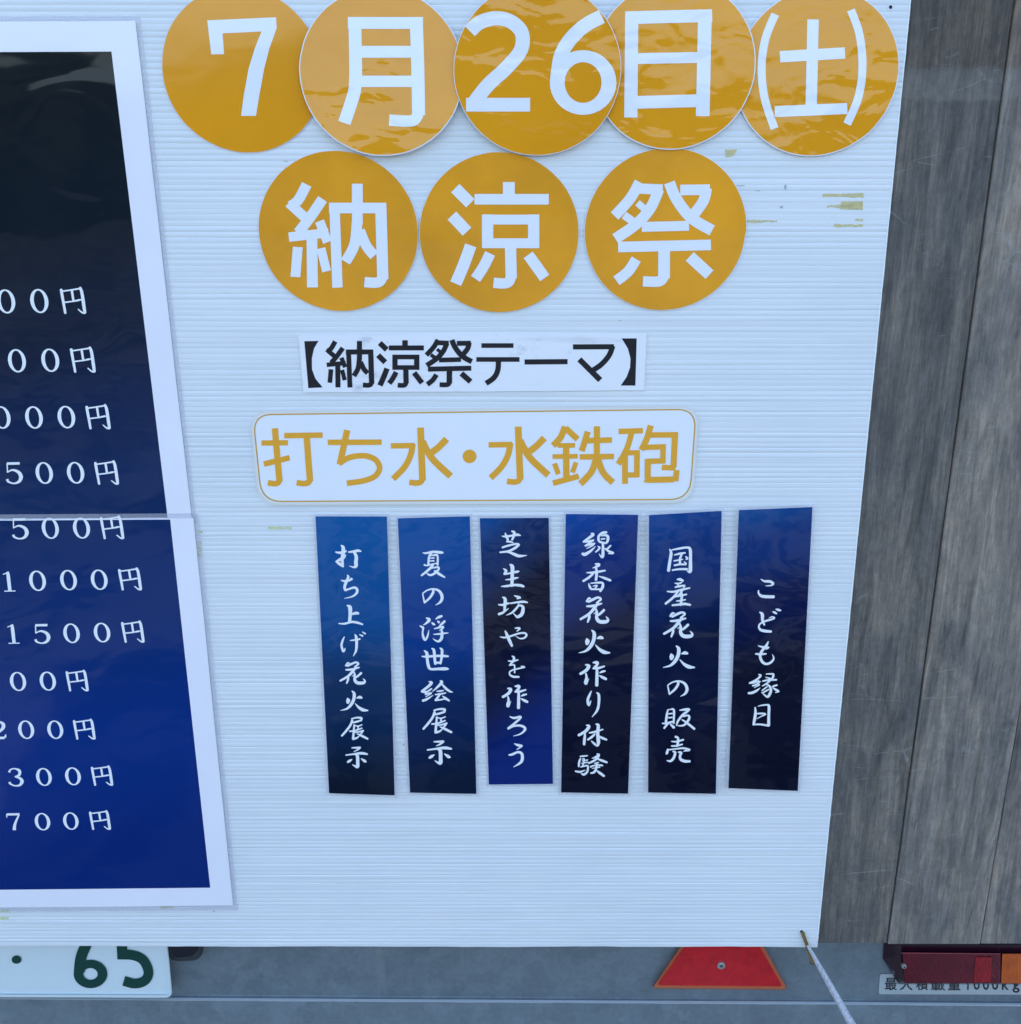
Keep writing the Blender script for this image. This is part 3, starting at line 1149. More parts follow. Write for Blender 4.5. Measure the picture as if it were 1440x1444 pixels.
# price digits (serif), unit box -0.5..0.5, y down
SERIF = {
    "0": None,
    "1": ["0.06,-0.49,0.10 0.06,-0.30,0.17 0.06,0.30,0.17 0.06,0.46,0.17", "-0.24,0.475,0.05 0.36,0.475,0.05", "-0.22,-0.36,0.04 -0.06,-0.40,0.06 0.06,-0.45,0.09"],
    "2": ["-0.36,-0.22,0.15 -0.30,-0.40,0.10 0.0,-0.47,0.07 0.28,-0.34,0.17 0.27,-0.12,0.18 0.0,0.12,0.11 -0.36,0.42,0.08", "-0.38,0.43,0.13 0.30,0.43,0.13", "0.32,0.42,0.13 0.38,0.24,0.05"],
    "3": ["-0.34,-0.28,0.13 -0.22,-0.44,0.08 0.02,-0.48,0.07 0.26,-0.36,0.16 0.22,-0.12,0.14 -0.04,-0.03,0.06", "-0.04,-0.03,0.06 0.24,0.06,0.13 0.34,0.24,0.19 0.20,0.44,0.13 -0.08,0.48,0.07 -0.34,0.36,0.10 -0.36,0.26,0.14"],
    "5": ["-0.30,-0.44,0.12 0.36,-0.44,0.12", "-0.29,-0.44,0.06 -0.32,-0.02,0.06", "-0.32,-0.04,0.05 -0.05,-0.14,0.09 0.24,-0.04,0.15 0.35,0.18,0.19 0.22,0.40,0.14 -0.06,0.48,0.07 -0.32,0.40,0.10 -0.38,0.28,0.13"],
    "7": ["-0.36,-0.44,0.12 0.38,-0.44,0.12", "-0.36,-0.46,0.06 -0.37,-0.26,0.05", "0.36,-0.42,0.08 0.14,-0.04,0.12 0.02,0.24,0.16 -0.02,0.48,0.18"],
    "yen": ["-0.44,-0.42,0.13 -0.42,-0.10,0.13 -0.38,0.46,0.11", "-0.46,-0.36,0.07 -0.10,-0.40,0.07 0.34,-0.46,0.08", "0.32,-0.48,0.12 0.37,-0.30,0.14 0.39,0.20,0.15 0.40,0.46,0.13", "0.40,0.46,0.12 0.30,0.46,0.08 0.15,0.33,0.05",
            "-0.02,-0.40,0.11 -0.01,-0.20,0.11 0.0,0.02,0.10", "-0.40,0.06,0.07 0.0,0.02,0.07 0.22,-0.02,0.09 0.32,-0.03,0.05"],
}
CAPH = 33.0 / 1560.0      # height of the digits, metres, from the first row


def price_glyph(ch, px, py, surf, parent):
    c = tr(px, py, surf)
    up, dn = tr(px, py - 10, surf), tr(px, py + 10, surf)
    sy = 20.0 / (up.z - dn.z)                       # pixels per metre, upright
    rt, lf = tr(px + 10, py, surf), tr(px - 10, py, surf)
    sx = 20.0 / (rt.x - lf.x)
    h = CAPH * sy
    w = CAPH * sx
    sh = 0.112
    k = Ink(surf)
    if ch == "0":
        k.ring(px, py, (0.385 * w, 0.505 * h), (0.225 * w, 0.44 * h), 32, shear=sh)
    else:
        gw, gh, gsh = (1.06 * w, 1.10 * h, sh) if ch == "yen" else (0.86 * w, 1.0 * h, sh)
        for s in SERIF[ch]:
            pts = parse(s)
            k.stroke([(px + x * gw + gsh * y * gh, py + y * gh - 0.02 * x * gw, ww * w * (0.92 if ch == "yen" else 0.92)) for x, y, ww in pts], brush=(ch == "yen"))
    k.build("character", M_POSTER_TEXT, parent)


ROWS = [("00y", [(8.7, 425), (55.5, 424.5), (103.7, 424)], 0), ("00y", [(24, 508.7), (71, 508), (117.5, 507.5)], 0),
        ("000y", [(2.5, 588.7), (48, 588.7), (93.7, 588.2), (139, 588)], 0), ("500y", [(19.5, 667), (62.5, 667), (106.7, 666.7), (151, 666.7)], 0),
        ("500y", [(28, 745.5), (71, 745), (115, 744.7), (158.7, 744)], 1), ("1000y", [(11, 820), (53, 819), (96.7, 818), (140, 817.5), (184, 816.7)], 1),
        ("1500y", [(17, 894), (59, 893.7), (101, 893), (144, 892), (188, 891)], 1), ("00y", [(25.5, 961), (67.5, 960.5), (109.5, 960)], 1),
        ("200y", [(-2, 1029.5), (37, 1029), (78, 1029), (119.5, 1028.5)], 1), ("300y", [(22, 1096), (62, 1095.6), (103, 1094.7), (144.5, 1094)], 1),
        ("700y", [(19.5, 1159), (60, 1158.7), (100, 1157.8), (141.6, 1156.7)], 1)]
for s, pts, lower in ROWS:
    surf = (lambda x, z: bowL(x, z) + 0.00050) if lower else (lambda x, z: bowU(x, z) + 0.00050)
    for ch, (px, py) in zip(s, pts):
        price_glyph("yen" if ch == "y" else ch, px, py, surf, p_lo if lower else p_up)

# ------------------------------------------------------------------ vertical programme strips, brush lettering
BR = {
    "utsu": (430, 760, "435,185,20 500,195,36 570,175,34 582,163,14|512,90,18 540,120,48 540,200,52 527,290,44 538,390,26|575,225,16 550,262,36 500,290,46 440,318,22|432,318,10 480,345,40 530,380,36 545,392,16|520,290,30 535,350,34|612,185,14 680,178,34 750,165,38 790,175,20|700,195,36 725,250,48 720,320,52 720,380,50 690,398,28 630,382,8"),
    "chi": (430, 760, "512,582,12 560,595,32 620,585,34 668,565,24|600,508,14 612,540,36 582,610,42 560,680,38 575,722,38|580,722,30 640,700,28 700,685,34 738,715,38 725,770,34 660,815,22 555,838,6|668,565,22 648,552,16"),
    "ue": (430, 760, "595,938,16 635,962,54 640,1050,48 630,1170,46|665,1060,28 720,1045,42 755,1050,30|478,1192,14 560,1195,28 660,1170,32 740,1180,34 815,1205,22"),
    "ge": (430, 880, "557,180,14 530,240,30 518,310,32 545,385,34 570,340,10|637,232,10 700,225,24 775,212,24|705,145,12 725,190,40 730,290,38 720,380,32 682,452,8|770,148,12 812,167,28|812,112,14 852,137,24"),
    "hana": (430, 880, "575,588,22 605,550,28 630,552,12|600,592,28 660,562,32 720,540,28 755,562,28 700,605,18|580,645,22 660,640,32 765,612,20|725,600,20 680,660,38 610,735,34 500,800,28|612,740,22 610,780,32 590,835,22|795,690,32 740,740,28 690,770,8|668,735,10 702,712,14|690,670,18 705,720,32 705,790,42 745,830,46 828,828,42 845,800,28 820,770,10"),
    "hi": (430, 880, "600,1045,14 610,1075,58 605,1110,38|730,1045,12 770,1032,42 802,1040,28|665,945,16 695,980,42 690,1060,44 650,1140,42 590,1195,28 505,1218,8|710,1120,10 760,1175,34 820,1210,46 888,1218,18"),
    "ten": (430, 960, "660,537,20 730,520,24 798,526,32 788,560,26|660,592,22 720,580,28 798,556,26|668,560,32 640,630,32 580,710,32 522,775,28|690,622,12 745,640,20 806,620,16|697,625,26 690,700,28 680,815,34|680,820,34 735,805,26 772,772,10|632,712,20 705,704,24 805,668,20|752,645,20 748,690,22|700,728,20 765,720,22 825,702,24|735,748,12 790,770,32 885,818,28|812,720,28 780,758,18"),
    "shimesu": (430, 960, "662,945,16 730,945,28 782,941,24 740,975,22 690,998,8|580,1048,20 680,1035,24 800,1022,38 880,1035,24|705,1035,20 740,1060,44 745,1140,46 743,1210,48 710,1205,28 672,1182,10|665,1108,12 630,1130,38 602,1148,24|795,1098,14 840,1130,40 862,1140,22"),
    "natsu": (545, 770, "515,95,12 560,100,28 650,82,32 760,90,40 795,92,26|640,90,34 602,150,30 592,262,32|612,140,12 690,126,30 722,142,28 722,265,30|610,172,16 672,168,20|610,210,16 672,208,20|535,265,26 575,275,20 640,258,22 735,238,12|655,272,34 600,330,36 495,415,26|640,312,16 715,298,28 742,308,24 720,350,34 655,400,32 605,408,28 572,382,16|680,350,26 750,398,38 822,440,22"),
    "no": (545, 770, "640,607,16 662,640,36 620,720,34 538,798,26|536,800,22 525,740,22 512,675,18|512,668,18 580,622,22 670,606,26 750,640,38 786,720,44 760,790,34 695,832,8"),
    "uku": (545, 860, "565,115,20 605,140,46 560,190,28 520,212,10|475,225,18 515,250,34|522,250,28 510,320,24 520,380,36 546,425,30 580,370,28 600,285,8|782,87,28 745,100,38 695,128,14|640,180,16 665,200,36 688,212,10|718,155,10 740,175,36|822,160,32 780,200,34 740,235,12|675,265,14 740,250,28 803,237,24 788,265,26 750,290,12|775,275,18 785,330,40 775,405,42 735,443,34 690,430,22 655,402,6|665,345,12 740,340,26 820,330,24 872,325,12"),
    "se": (545, 860, "500,655,14 560,660,32 700,650,32 800,650,36 870,655,26|535,575,18 570,612,44 576,700,40 596,800,42 630,836,34 740,832,38 830,830,46 875,835,20|640,545,18 670,570,40 680,680,38 690,762,36|755,538,16 785,570,38 777,680,36 762,758,28|692,745,32 765,745,30"),
    "e": (545, 860, "600,1012,16 638,1027,40 590,1080,38 500,1148,32|500,1150,32 550,1158,36 590,1150,18|638,1112,22 580,1152,24|550,1190,26 600,1178,26 640,1165,12|555,1226,12 632,1182,18|514,1280,36 570,1260,32 655,1207,10|758,1002,18 783,1017,40 730,1080,34 650,1150,10|778,1042,20 840,1110,36 900,1152,28 935,1160,10|710,1148,14 760,1145,26 808,1136,14|690,1195,18 760,1186,26 838,1172,16|755,1192,26 720,1240,32 690,1272,26|688,1276,24 760,1268,22 838,1252,18|790,1215,12 838,1250,36 884,1280,26"),
    "shiba": (660, 740, "478,160,10 530,165,32 600,157,30 690,140,38 738,150,20|525,115,12 540,160,36 562,210,30 552,235,20|618,92,20 650,105,40 650,150,36 622,212,28|545,237,22 600,240,26 640,252,12|487,320,28 540,302,28 640,276,28 700,270,28 720,284,26|714,286,36 660,330,36 570,373,32 452,388,24|452,388,24 560,382,28 640,410,40 720,440,42 830,432,8"),
    "sei": (660, 740, "590,560,18 625,590,54 625,700,48 620,858,46|500,620,14 538,650,40 512,692,28|512,695,28 560,690,26 620,676,26 690,663,36 720,655,18|528,775,10 590,770,26 660,755,32 710,745,14|470,870,12 540,865,32 640,850,32 740,855,40 785,870,30"),
    "bou": (660, 740, "430,1125,16 490,1130,32 575,1105,28|490,1022,18 525,1050,46 520,1150,40 514,1225,32|437,1260,36 500,1235,32 570,1180,10|655,1000,14 710,1020,36 740,1030,22 690,1045,12|598,1108,22 680,1095,26 780,1086,34 838,1095,20|720,1112,14 690,1170,32 620,1240,28 540,1275,8|680,1165,12 740,1138,28 778,1170,44 760,1260,50 705,1298,40 680,1288,28 640,1248,10"),
    "ya": (660, 860, "455,380,12 520,390,26 620,365,26 720,332,26 800,327,28 825,360,30 790,398,26 730,403,18 675,370,8|525,297,18 545,340,38 580,420,46 620,508,34|662,258,12 710,257,32 733,268,22 690,300,14"),
    "wo": (660, 860, "570,720,16 630,725,28 705,705,20|620,652,14 648,672,34 640,720,34 586,783,20|582,785,14 640,776,22 658,792,22 658,888,20|750,795,14 800,806,22 720,826,22 640,845,22 592,872,22 592,915,24 640,943,32 718,945,26"),
    "saku": (660, 860, "560,1107,18 603,1122,46 570,1180,42 492,1228,36|565,1225,22 574,1280,34 560,1345,44 574,1360,24 605,1290,8|660,1077,14 708,1077,46 728,1088,28 690,1140,40 662,1158,20|680,1156,28 740,1150,32 815,1127,22|715,1150,32 715,1250,42 712,1382,44|750,1217,10 780,1202,30 825,1190,22|745,1250,14 790,1275,38 838,1298,34"),
    "ro": (660, 950, "592,605,16 650,625,32 738,607,32 732,632,32 670,690,32 568,773,34|568,772,32 650,737,28 740,732,32 800,762,38 798,800,34 740,850,22 640,880,6"),
    "u": (660, 950, "655,987,12 710,1010,38 763,1018,24 720,1050,18 685,1070,8|580,1145,22 620,1140,34 700,1107,32 753,1122,38 768,1180,42 745,1250,38 640,1318,6"),
    "sen": (765, 740, "690,122,20 718,137,40 650,190,38 582,240,32|582,236,28 640,236,32 720,216,22|720,216,26 640,275,30 602,295,18|605,296,26 680,276,30 738,260,18|622,335,10 700,296,22 735,270,16|567,408,38 600,418,46 680,370,34 748,305,8|902,106,34 850,116,40 800,152,34 790,210,34 815,245,32|830,157,14 890,147,32 924,172,40 918,230,36 890,258,28 830,247,34|830,202,20 880,197,20|850,252,28 855,330,38 850,450,42 820,440,20 800,410,8|780,302,10 805,322,32 790,350,26 750,385,18|963,292,22 920,335,28 890,350,14|880,332,14 930,370,32 1000,400,30 930,405,14"),
    "kou": (765, 740, "745,552,18 798,562,46 760,590,32 710,610,10|625,675,14 700,675,32 800,660,32 885,645,24|756,602,28 765,680,38 755,778,36|720,682,28 660,740,34 577,794,32|795,725,10 870,750,34 958,784,34|652,830,14 670,880,36 690,912,22|680,825,14 780,816,28 848,822,32 848,880,40 815,936,32|715,866,12 768,857,26 750,885,18 727,903,10|702,908,26 818,910,26"),
    "ri": (765, 870, "690,1044,14 665,1100,32 640,1170,38 655,1245,34 685,1180,10|765,1067,14 795,1100,38 795,1220,36 770,1320,34 700,1410,8"),
    "tai": (765, 960, "620,627,16 658,642,42 610,710,42 512,768,36|602,742,22 595,810,38 588,895,38|660,735,18 740,720,32 853,686,18|757,612,22 788,632,46 780,740,46 790,860,50 780,915,30|740,752,22 700,790,34 642,830,28|790,777,20 840,805,34 903,830,28|690,850,14 730,885,32 768,922,18"),
    "ken": (765, 960, "532,1066,18 590,1062,24 638,1056,14|537,1092,18 520,1140,30 512,1208,26|562,1107,14 590,1102,22 580,1168,22 562,1198,14|562,1130,14 638,1116,16|552,1165,14 640,1147,18|542,1215,18 620,1197,24 643,1217,28 630,1288,30 580,1322,32 547,1305,14|467,1275,22 530,1285,28 600,1262,12|770,1032,18 798,1047,34 730,1085,22 700,1090,12|800,1062,22 740,1120,32 652,1163,24|770,1097,20 840,1125,34 910,1150,26|735,1165,14 790,1152,20|680,1213,26 740,1192,20 818,1190,26 848,1196,22|702,1235,12 808,1217,20|765,1162,26 760,1230,32 730,1288,32 682,1303,22|760,1262,14 810,1300,36 868,1343,32"),
    "koku": (890, 760, "545,147,20 565,200,40 545,330,44 528,448,42|575,155,18 680,135,30 790,121,32 834,152,42 838,300,44 835,440,52 823,468,30 790,450,14|610,225,16 690,207,32 763,196,22|715,217,28 690,280,32 690,350,32|605,310,18 680,296,24 730,287,14|770,247,14 793,274,36 772,290,12|612,372,26 690,357,26 776,356,26 750,322,14|582,440,22 680,426,28 790,426,32"),
    "san": (890, 760, "650,571,18 690,571,40 733,589,28|620,625,16 690,625,24 720,602,14|622,680,22 690,666,30 758,656,22 738,688,18|652,637,18 680,670,32|512,740,18 600,745,30 720,715,32 828,691,20|660,742,32 600,820,34 487,913,32|720,722,32 690,780,32 622,820,18|632,815,18 700,800,26 783,781,22|715,772,32 715,830,36 700,930,36|640,875,14 700,870,26 768,856,18|582,935,26 680,925,32 760,916,36 833,930,30"),
    "han": (890, 940, "520,607,16 505,680,34 492,778,34|572,597,22 603,612,32 605,700,30 600,798,28|532,606,14 590,601,18|532,666,20 580,661,22|527,721,20 580,716,22|440,800,16 500,800,32 600,772,24|520,802,30 467,868,28|555,812,22 603,858,40|685,615,14 760,606,36 823,602,26 770,650,34 720,690,34 660,770,30 642,828,20|740,702,22 798,688,26 822,712,32 800,770,34 740,828,28 662,834,14|720,750,18 790,795,32 893,878,32"),
    "uri": (890, 940, "627,990,32 658,1002,32 664,1050,36 650,1118,36|570,1055,14 640,1058,26 738,1031,26|572,1120,22 640,1118,26 723,1096,22|520,1167,26 507,1215,38 497,1233,22|517,1175,18 640,1160,22 740,1151,28 828,1175,30 770,1185,24 740,1195,10|590,1197,20 622,1212,36 600,1290,36 555,1333,32 507,1325,14|667,1207,20 707,1213,36 690,1260,34 702,1310,40 760,1334,40 828,1335,32"),
    "ko": (1010, 805, "632,117,12 680,145,30 760,150,38 803,180,34 778,204,22 700,212,10|598,277,16 598,312,26 640,355,40 740,365,44 812,365,40"),
    "do": (1010, 805, "612,582,14 650,612,46 655,700,38 680,762,24|745,665,10 790,647,18 822,665,26 760,690,28 690,710,28 622,745,24 602,790,26 630,833,38 700,850,40 773,855,34|797,576,14 830,590,36 853,604,20|842,541,14 880,550,36 913,560,16"),
    "mo": (1010, 895, "735,97,14 710,150,36 660,210,38 625,270,38 625,330,38 660,392,38 715,413,34 780,385,32 812,330,24 790,275,6|595,157,14 660,175,28 743,180,22 700,205,16|557,270,22 620,275,32 703,270,22"),
    "en": (1010, 895, "600,562,14 628,577,30 570,635,30 472,684,26|472,681,24 540,676,26 600,652,22|620,660,20 560,708,24 512,720,18|520,716,20 600,692,14|540,745,12 610,707,22|457,825,30 510,818,36 570,790,32 620,750,8|705,555,14 770,553,22 808,563,30 790,618,30 740,630,16|700,602,16 760,616,20|657,655,22 730,641,26 850,636,24|755,652,26 710,690,26 652,723,16|700,697,14 748,722,30 773,780,36 750,848,40 715,875,30 640,810,10|720,732,20 648,788,20|743,772,20 690,800,22 650,825,18|858,711,24 810,725,26 785,735,10|800,747,14 840,775,32 883,800,24 835,815,12"),
    "hi_day": (1010, 895, "550,1027,20 555,1100,38 545,1180,42 527,1268,32|590,1010,10 650,995,20 720,990,24 745,1012,38 742,1130,38 740,1278,42|570,1115,18 640,1111,26 698,1121,22 630,1155,16 577,1185,8|527,1268,22 620,1265,24 740,1283,30"),
}


def brush(key, surf, mat, parent, place=None):
    ox, oy, s = BR[key]
    k = Ink(surf)
    for st in s.split("|"):
        pts = parse(st)
        if place:
            src, dst, dox, doy = place
            kx, ky = (dst[2] - dst[0]) / (src[2] - src[0]), (dst[3] - dst[1]) / (src[3] - src[1])
            pts = [(dox + (dst[0] + (x - src[0]) * kx) / 10, doy + (dst[1] + (y - src[1]) * ky) / 10, w * (kx + ky) / 20) for x, y, w in pts]
        else:
            pts = [(ox + x / 10, oy + y / 10, w / 10) for x, y, w in pts]
        k.stroke(pts, brush=True, sub=4)
    k.build("character", mat, parent)


BX = {"ten": (512, 512, 888, 840), "shimesu": (578, 935, 882, 1228), "hana": (498, 535, 850, 850), "hi": (505, 940, 888, 1230), "saku": (482, 1055, 850, 1398), "no": (510, 600, 808, 835)}
M_BRUSH_TEXT = print_mat("white_brush_lettering", seen(216, 224, 250), 0.03, 0.0017, (13, 13, 19))
STRIPS = [
    (((445, 728.2), (545.7, 728.4), (556.6, 1121.5), (464.2, 1118.6)), 0.0020, 0.0010,
     [(0.0, seen(0, 74, 154)), (0.3, seen(0, 66, 142)), (0.62, seen(2, 36, 84)), (1.0, seen(4, 16, 40))], 0.0,
     [("utsu", None), ("chi", None), ("ue", None), ("ge", None), ("hana", None), ("hi", None), ("ten", None), ("shimesu", None)],
     "blue to dark navy strip of eight brush characters, the one next to the price poster"),
    (((561, 731), (662.6, 728), (671.8, 1119.5), (578.4, 1117.8)), 0.0014, -0.0008,
     [(0.0, seen(0, 68, 150)), (0.4, seen(0, 48, 130)), (0.75, seen(1, 28, 80)), (1.0, seen(3, 20, 52))], 0.05,
     [("natsu", None), ("no", None), ("uku", None), ("se", None), ("e", None), ("ten", (510, 490, 920, 850, 545, 950)), ("shimesu", (578, 948, 918, 1278, 545, 950))],
     "mid blue strip of seven brush characters, summer ukiyo-e display"),
    (((676.8, 730.8), (773.8, 730.3), (779.8, 1105.4), (689.5, 1106.3)), 0.0004, 0.0,
     [(0.0, seen(0, 62, 140)), (0.16, seen(0, 36, 96)), (0.42, seen(2, 8, 38)), (0.62, seen(0, 9, 46)), (1.0, seen(0, 28, 108))], 0.22,
     [("shiba", None), ("sei", None), ("bou", None), ("ya", None), ("wo", None), ("saku", None), ("ro", None), ("u", None)],
     "flat strip dark in its middle and blue at both ends, shortest of the six"),
    (((798, 724.8), (900, 726), (885.8, 1119.2), (791.4, 1117.5)), 0.0026, 0.0012,
     [(0.0, seen(0, 58, 148)), (0.22, seen(0, 34, 110)), (0.5, seen(1, 10, 46)), (1.0, seen(0, 4, 32))], 0.12,
     [("sen", None), ("kou", None), ("hana", (535, 1020, 930, 1390, 765, 740)), ("hi", (515, 182, 948, 520, 765, 870)), ("saku", (527, 620, 910, 980, 765, 870)), ("ri", None), ("tai", None), ("ken", None)],
     "blue-black glossy strip of eight brush characters on making sparklers"),
    (((915.4, 726.4), (1017.8, 720.4), (1009.6, 1119.4), (914.1, 1117.6)), 0.0032, -0.0016,
     [(0.0, seen(0, 58, 140)), (0.18, seen(0, 40, 112)), (0.5, seen(0, 14, 56)), (1.0, seen(1, 6, 34))], 0.08,
     [("koku", None), ("san", None), ("hana", (462, 1030, 868, 1395, 890, 760)), ("hi", (452, -296, 894, 25, 890, 940)), ("no", (515, 200, 812, 422, 890, 940)), ("han", None), ("uri", None)],
     "blue-black glossy strip of seven brush characters on domestic firework sales"),
    (((1042.1, 719.4), (1145.9, 715), (1125.1, 1115.3), (1027.3, 1111.4)), 0.0026, 0.0014,
     [(0.0, seen(0, 62, 138)), (0.14, seen(0, 40, 112)), (0.34, seen(0, 16, 70)), (0.6, seen(1, 8, 38)), (1.0, seen(0, 5, 32))], 0.06,
     [("ko", None), ("do", None), ("mo", None), ("en", None), ("hi_day", None)],
     "blue-black strip of only five brush characters, nearest the wood planks"),
]
for i, (cs, curl, lean, stops, skew, chars, label) in enumerate(STRIPS):
    tl, tr_, br, bl_ = [on(*p) for p in cs]
    zt, zb = (tl.z + tr_.z) / 2, (bl_.z + br.z) / 2
    xt, xb = (tl.x + tr_.x) / 2, (bl_.x + br.x) / 2
    hw = (tr_.x - tl.x) / 2

    def surf(x, z, xt=xt, xb=xb, zt=zt, zb=zb, hw=hw, curl=curl, lean=lean, i=i):
        t = (z - zb) / (zt - zb)
        u = (x - (xb + (xt - xb) * t)) / hw
        return 0.0015 + curl * min(1.3, u * u) * (0.55 + 0.45 * math.cos(6 * t)) + abs(lean) * (0.5 + 0.5 * math.sin(5.5 * t + i * 1.7 + (2 if lean < 0 else 0)))

    gm = gradient_mat("navy_strip_gradient_%d" % i, stops, skew, 0.03, 0.0017, (13, 13, 19), loc=(i * 2.3, 0, i * 1.1), weight=0.85)
    o = sheet("programme_strip", cs, surf, 0.0004, [gm, M_EDGE], nu=16, nv=40)
    for p in o.data.polygons:
        p.use_smooth = (p.material_index == 0)
    tag(o, label, "card")
    sheet("laminating_film", grow(cs, 3.6), lambda x, z: surf(x, z) - 0.0002, 0.00008, [M_FILM, M_FILM], o, nu=16, nv=24)
    sf = lambda x, z: surf(x, z) + 0.0004
    for key, place in chars:
        brush(key, sf, M_BRUSH_TEXT, o, (BX[key], place[:4], place[4], place[5]) if place else None)

# ------------------------------------------------------------------ trailer fittings
# number plate
YPL = 0.020
M_PLATE = plain_mat("plate_white_enamel", (0.68, 0.76, 0.76), 0.35)
M_PLATE_INK = plain_mat("plate_green_ink", (0.004, 0.05, 0.038), 0.4)
M_BLACKP = plain_mat("black_plastic", (0.012, 0.013, 0.02), 0.38)
plate_px = [(-160, 1300), (234, 1300), (243.5, 1407), (-160, 1405.5)]
plate = prism("number_plate", round_poly(plate_px, [0, 10, 11, 0], 6), YPL, YPL + 0.0016, M_PLATE, trailer)
pflat = lambda x, z: -YPL
k = Ink(pflat, off=0.0026, wall=0.0026)
k.stroke([(x, y, 2.2) for x, y in round_poly([(-157, 1303), (231.5, 1303), (241.0, 1404.6), (-157, 1403.2)], [0, 8, 9, 0], 6)], closed=True)
k.build("raised_rim", M_PLATE, plate)
Z7b = fr(0, 1310, 4.8)
k = Ink(pflat, off=0.0011, wall=0.0011)
cx, cy = Z7b(613, 305)
k.ring(cx, cy, (114 / 4.8, 96 / 4.8), (48 / 4.8, 40 / 4.8))
k.stroke([Z7b(x, y) + (74 / 4.8,) for x, y in ((625, 30), (582, 110), (548, 195), (537, 290))])
k.build("digit", M_PLATE_INK, plate)
k = Ink(pflat, off=0.0011, wall=0.0011)
k.stroke([Z7b(x, y) + (70 / 4.8,) for x, y in ((822, 10), (825, 110), (830, 205))])
k.stroke([Z7b(x, y) + (66 / 4.8,) for x, y in ((800, 174), (900, 178), (970, 212), (1005, 290), (982, 348), (915, 370), (838, 352))])
k.build("digit", M_PLATE_INK, plate)
k = Ink(pflat, off=0.0011, wall=0.0011)
cx, cy = Z7b(112, 208)
k.poly([(cx + 33 / 4.8 * math.cos(a * math.pi / 10), cy + 28 / 4.8 * math.sin(a * math.pi / 10)) for a in range(20)])
k.build("dot", M_PLATE_INK, plate)
# plate lamp: rounded black housing half hidden by the board
lamp_px = round_poly([(235, 1310), (290, 1310), (286, 1345), (277, 1354.5), (248, 1355.5), (238, 1351)], [0, 0, 5, 5, 6, 6], 4)
ins = round_poly([(238, 1310), (285, 1310), (280, 1340), (270, 1349), (250, 1351), (241, 1347)], [0, 0, 5, 5, 6, 6], 4)
prism("plate_lamp", lamp_px, 0.013, YS - 0.0004, M_BLACKP, trailer, inset=ins)


# red warning reflector
def lens_mat(name, col, rough=0.25, cell=420):
    m, nt, b = new_mat(name)
    b.inputs["Base Color"].default_value = col
    b.inputs["Roughness"].default_value = rough
    b.inputs["Coat Weight"].default_value = 0.6
    b.inputs["Coat Roughness"].default_value = 0.12
    vo = N(nt, "ShaderNodeTexVoronoi")
    vo.inputs["Scale"].default_value = 1.0
    nt.links.new(posmap(nt, (cell, cell, cell)), vo.inputs["Vector"])
    bp = N(nt, "ShaderNodeBump")
    bp.inputs["Strength"].default_value = 0.4
    bp.inputs["Distance"].default_value = 0.0008
    nt.links.new(vo.outputs["Distance"], bp.inputs["Height"])
    nt.links.new(bp.outputs[0], b.inputs["Normal"])
    f = noise_tex(nt, posmap(nt, (50, 50, 50)), 1.0, 4, 0.6)
    c = ramp(nt, f, [(0.3, tuple(x * 0.8 for x in col[:3])), (0.7, tuple(min(1, x * 1.15) for x in col[:3]))])
    nt.links.new(c, b.inputs["Base Color"])
    return m


M_RED = lens_mat("red_reflector_plastic", (0.56, 0.012, 0.018, 1))
M_RED_RIM = plain_mat("red_orange_rim", (0.52, 0.13, 0.05), 0.35)
M_SCREW = plain_mat("zinc_screw", (0.42, 0.42, 0.40), 0.4, 0.6)
YR = YS - 0.009
refl_out = round_poly([(1017, 1250), (1031, 1250), (1111.5, 1396), (918.5, 1394)], [0, 0, 7, 7], 6)
refl_in = round_poly([(1018, 1251), (1030, 1251), (1109.5, 1394.5), (921, 1392.6)], [0, 0, 6, 6], 6)
reflector = prism("reflector", refl_out, YR + 0.001, YS - 0.0003, M_RED_RIM, trailer, inset=refl_in)
rface = round_poly([(1020, 1258), (1027, 1258), (1103.5, 1391.0), (927, 1389.6)], [0, 0, 5, 5], 6)
prism("reflector_face", rface, YR - 0.0006, YR + 0.0016, M_RED, reflector)
sc = disc_prism("screw", 1017.5, 1363, 0.0046, YR - 0.0034, YR - 0.0002, M_SCREW, reflector, dome=0.0012)
disc_prism("screw_slot", 1017.5, 1363, 0.0012, YR - 0.0040, YR - 0.003, M_BLACKP, reflector, n=8)

# load label, partly hidden by the tail light
M_LABEL = plain_mat("pale_grey_sticker", (0.40, 0.44, 0.44), 0.45)
M_LABEL_INK = plain_mat("label_black_ink", (0.01, 0.012, 0.02), 0.5)
lab = prism("load_label", round_poly([(1241, 1373.5), (1560, 1373.5), (1560, 1403), (1239, 1402)], [3, 0, 0, 3], 4), YS - 0.0009, YS - 0.0004, M_LABEL, trailer)


def font_glyph(ch, x0, y0, x1, y1, mat, parent, y=YS - 0.0012, weight=0.012):
    cu = bpy.data.curves.new("tmp_text", 'FONT')
    cu.body = ch
    cu.offset = weight
    cu.resolution_u = 3
    ob = bpy.data.objects.new("tmp_text", cu)
    COL.objects.link(ob)
    dg = bpy.context.evaluated_depsgraph_get()
    dg.update()
    me = bpy.data.meshes.new_from_object(ob.evaluated_get(dg))
    vs_ = [v.co.copy() for v in me.vertices]
    fs = [tuple(p.vertices) for p in me.polygons]
    bpy.data.objects.remove(ob)
    bpy.data.curves.remove(cu)
    bpy.data.meshes.remove(me)
    if not vs_:
        return None
    lx, hx = min(v.x for v in vs_), max(v.x for v in vs_)
    ly, hy = min(v.y for v in vs_), max(v.y for v in vs_)
    out = []
    for v in vs_:
        px = x0 + (v.x - lx) / (hx - lx) * (x1 - x0)
        py = y1 + (v.y - ly) / (hy - ly) * (y0 - y1)
        out.append(on(px, py, y))
    mk("character", out, fs, mat, parent)


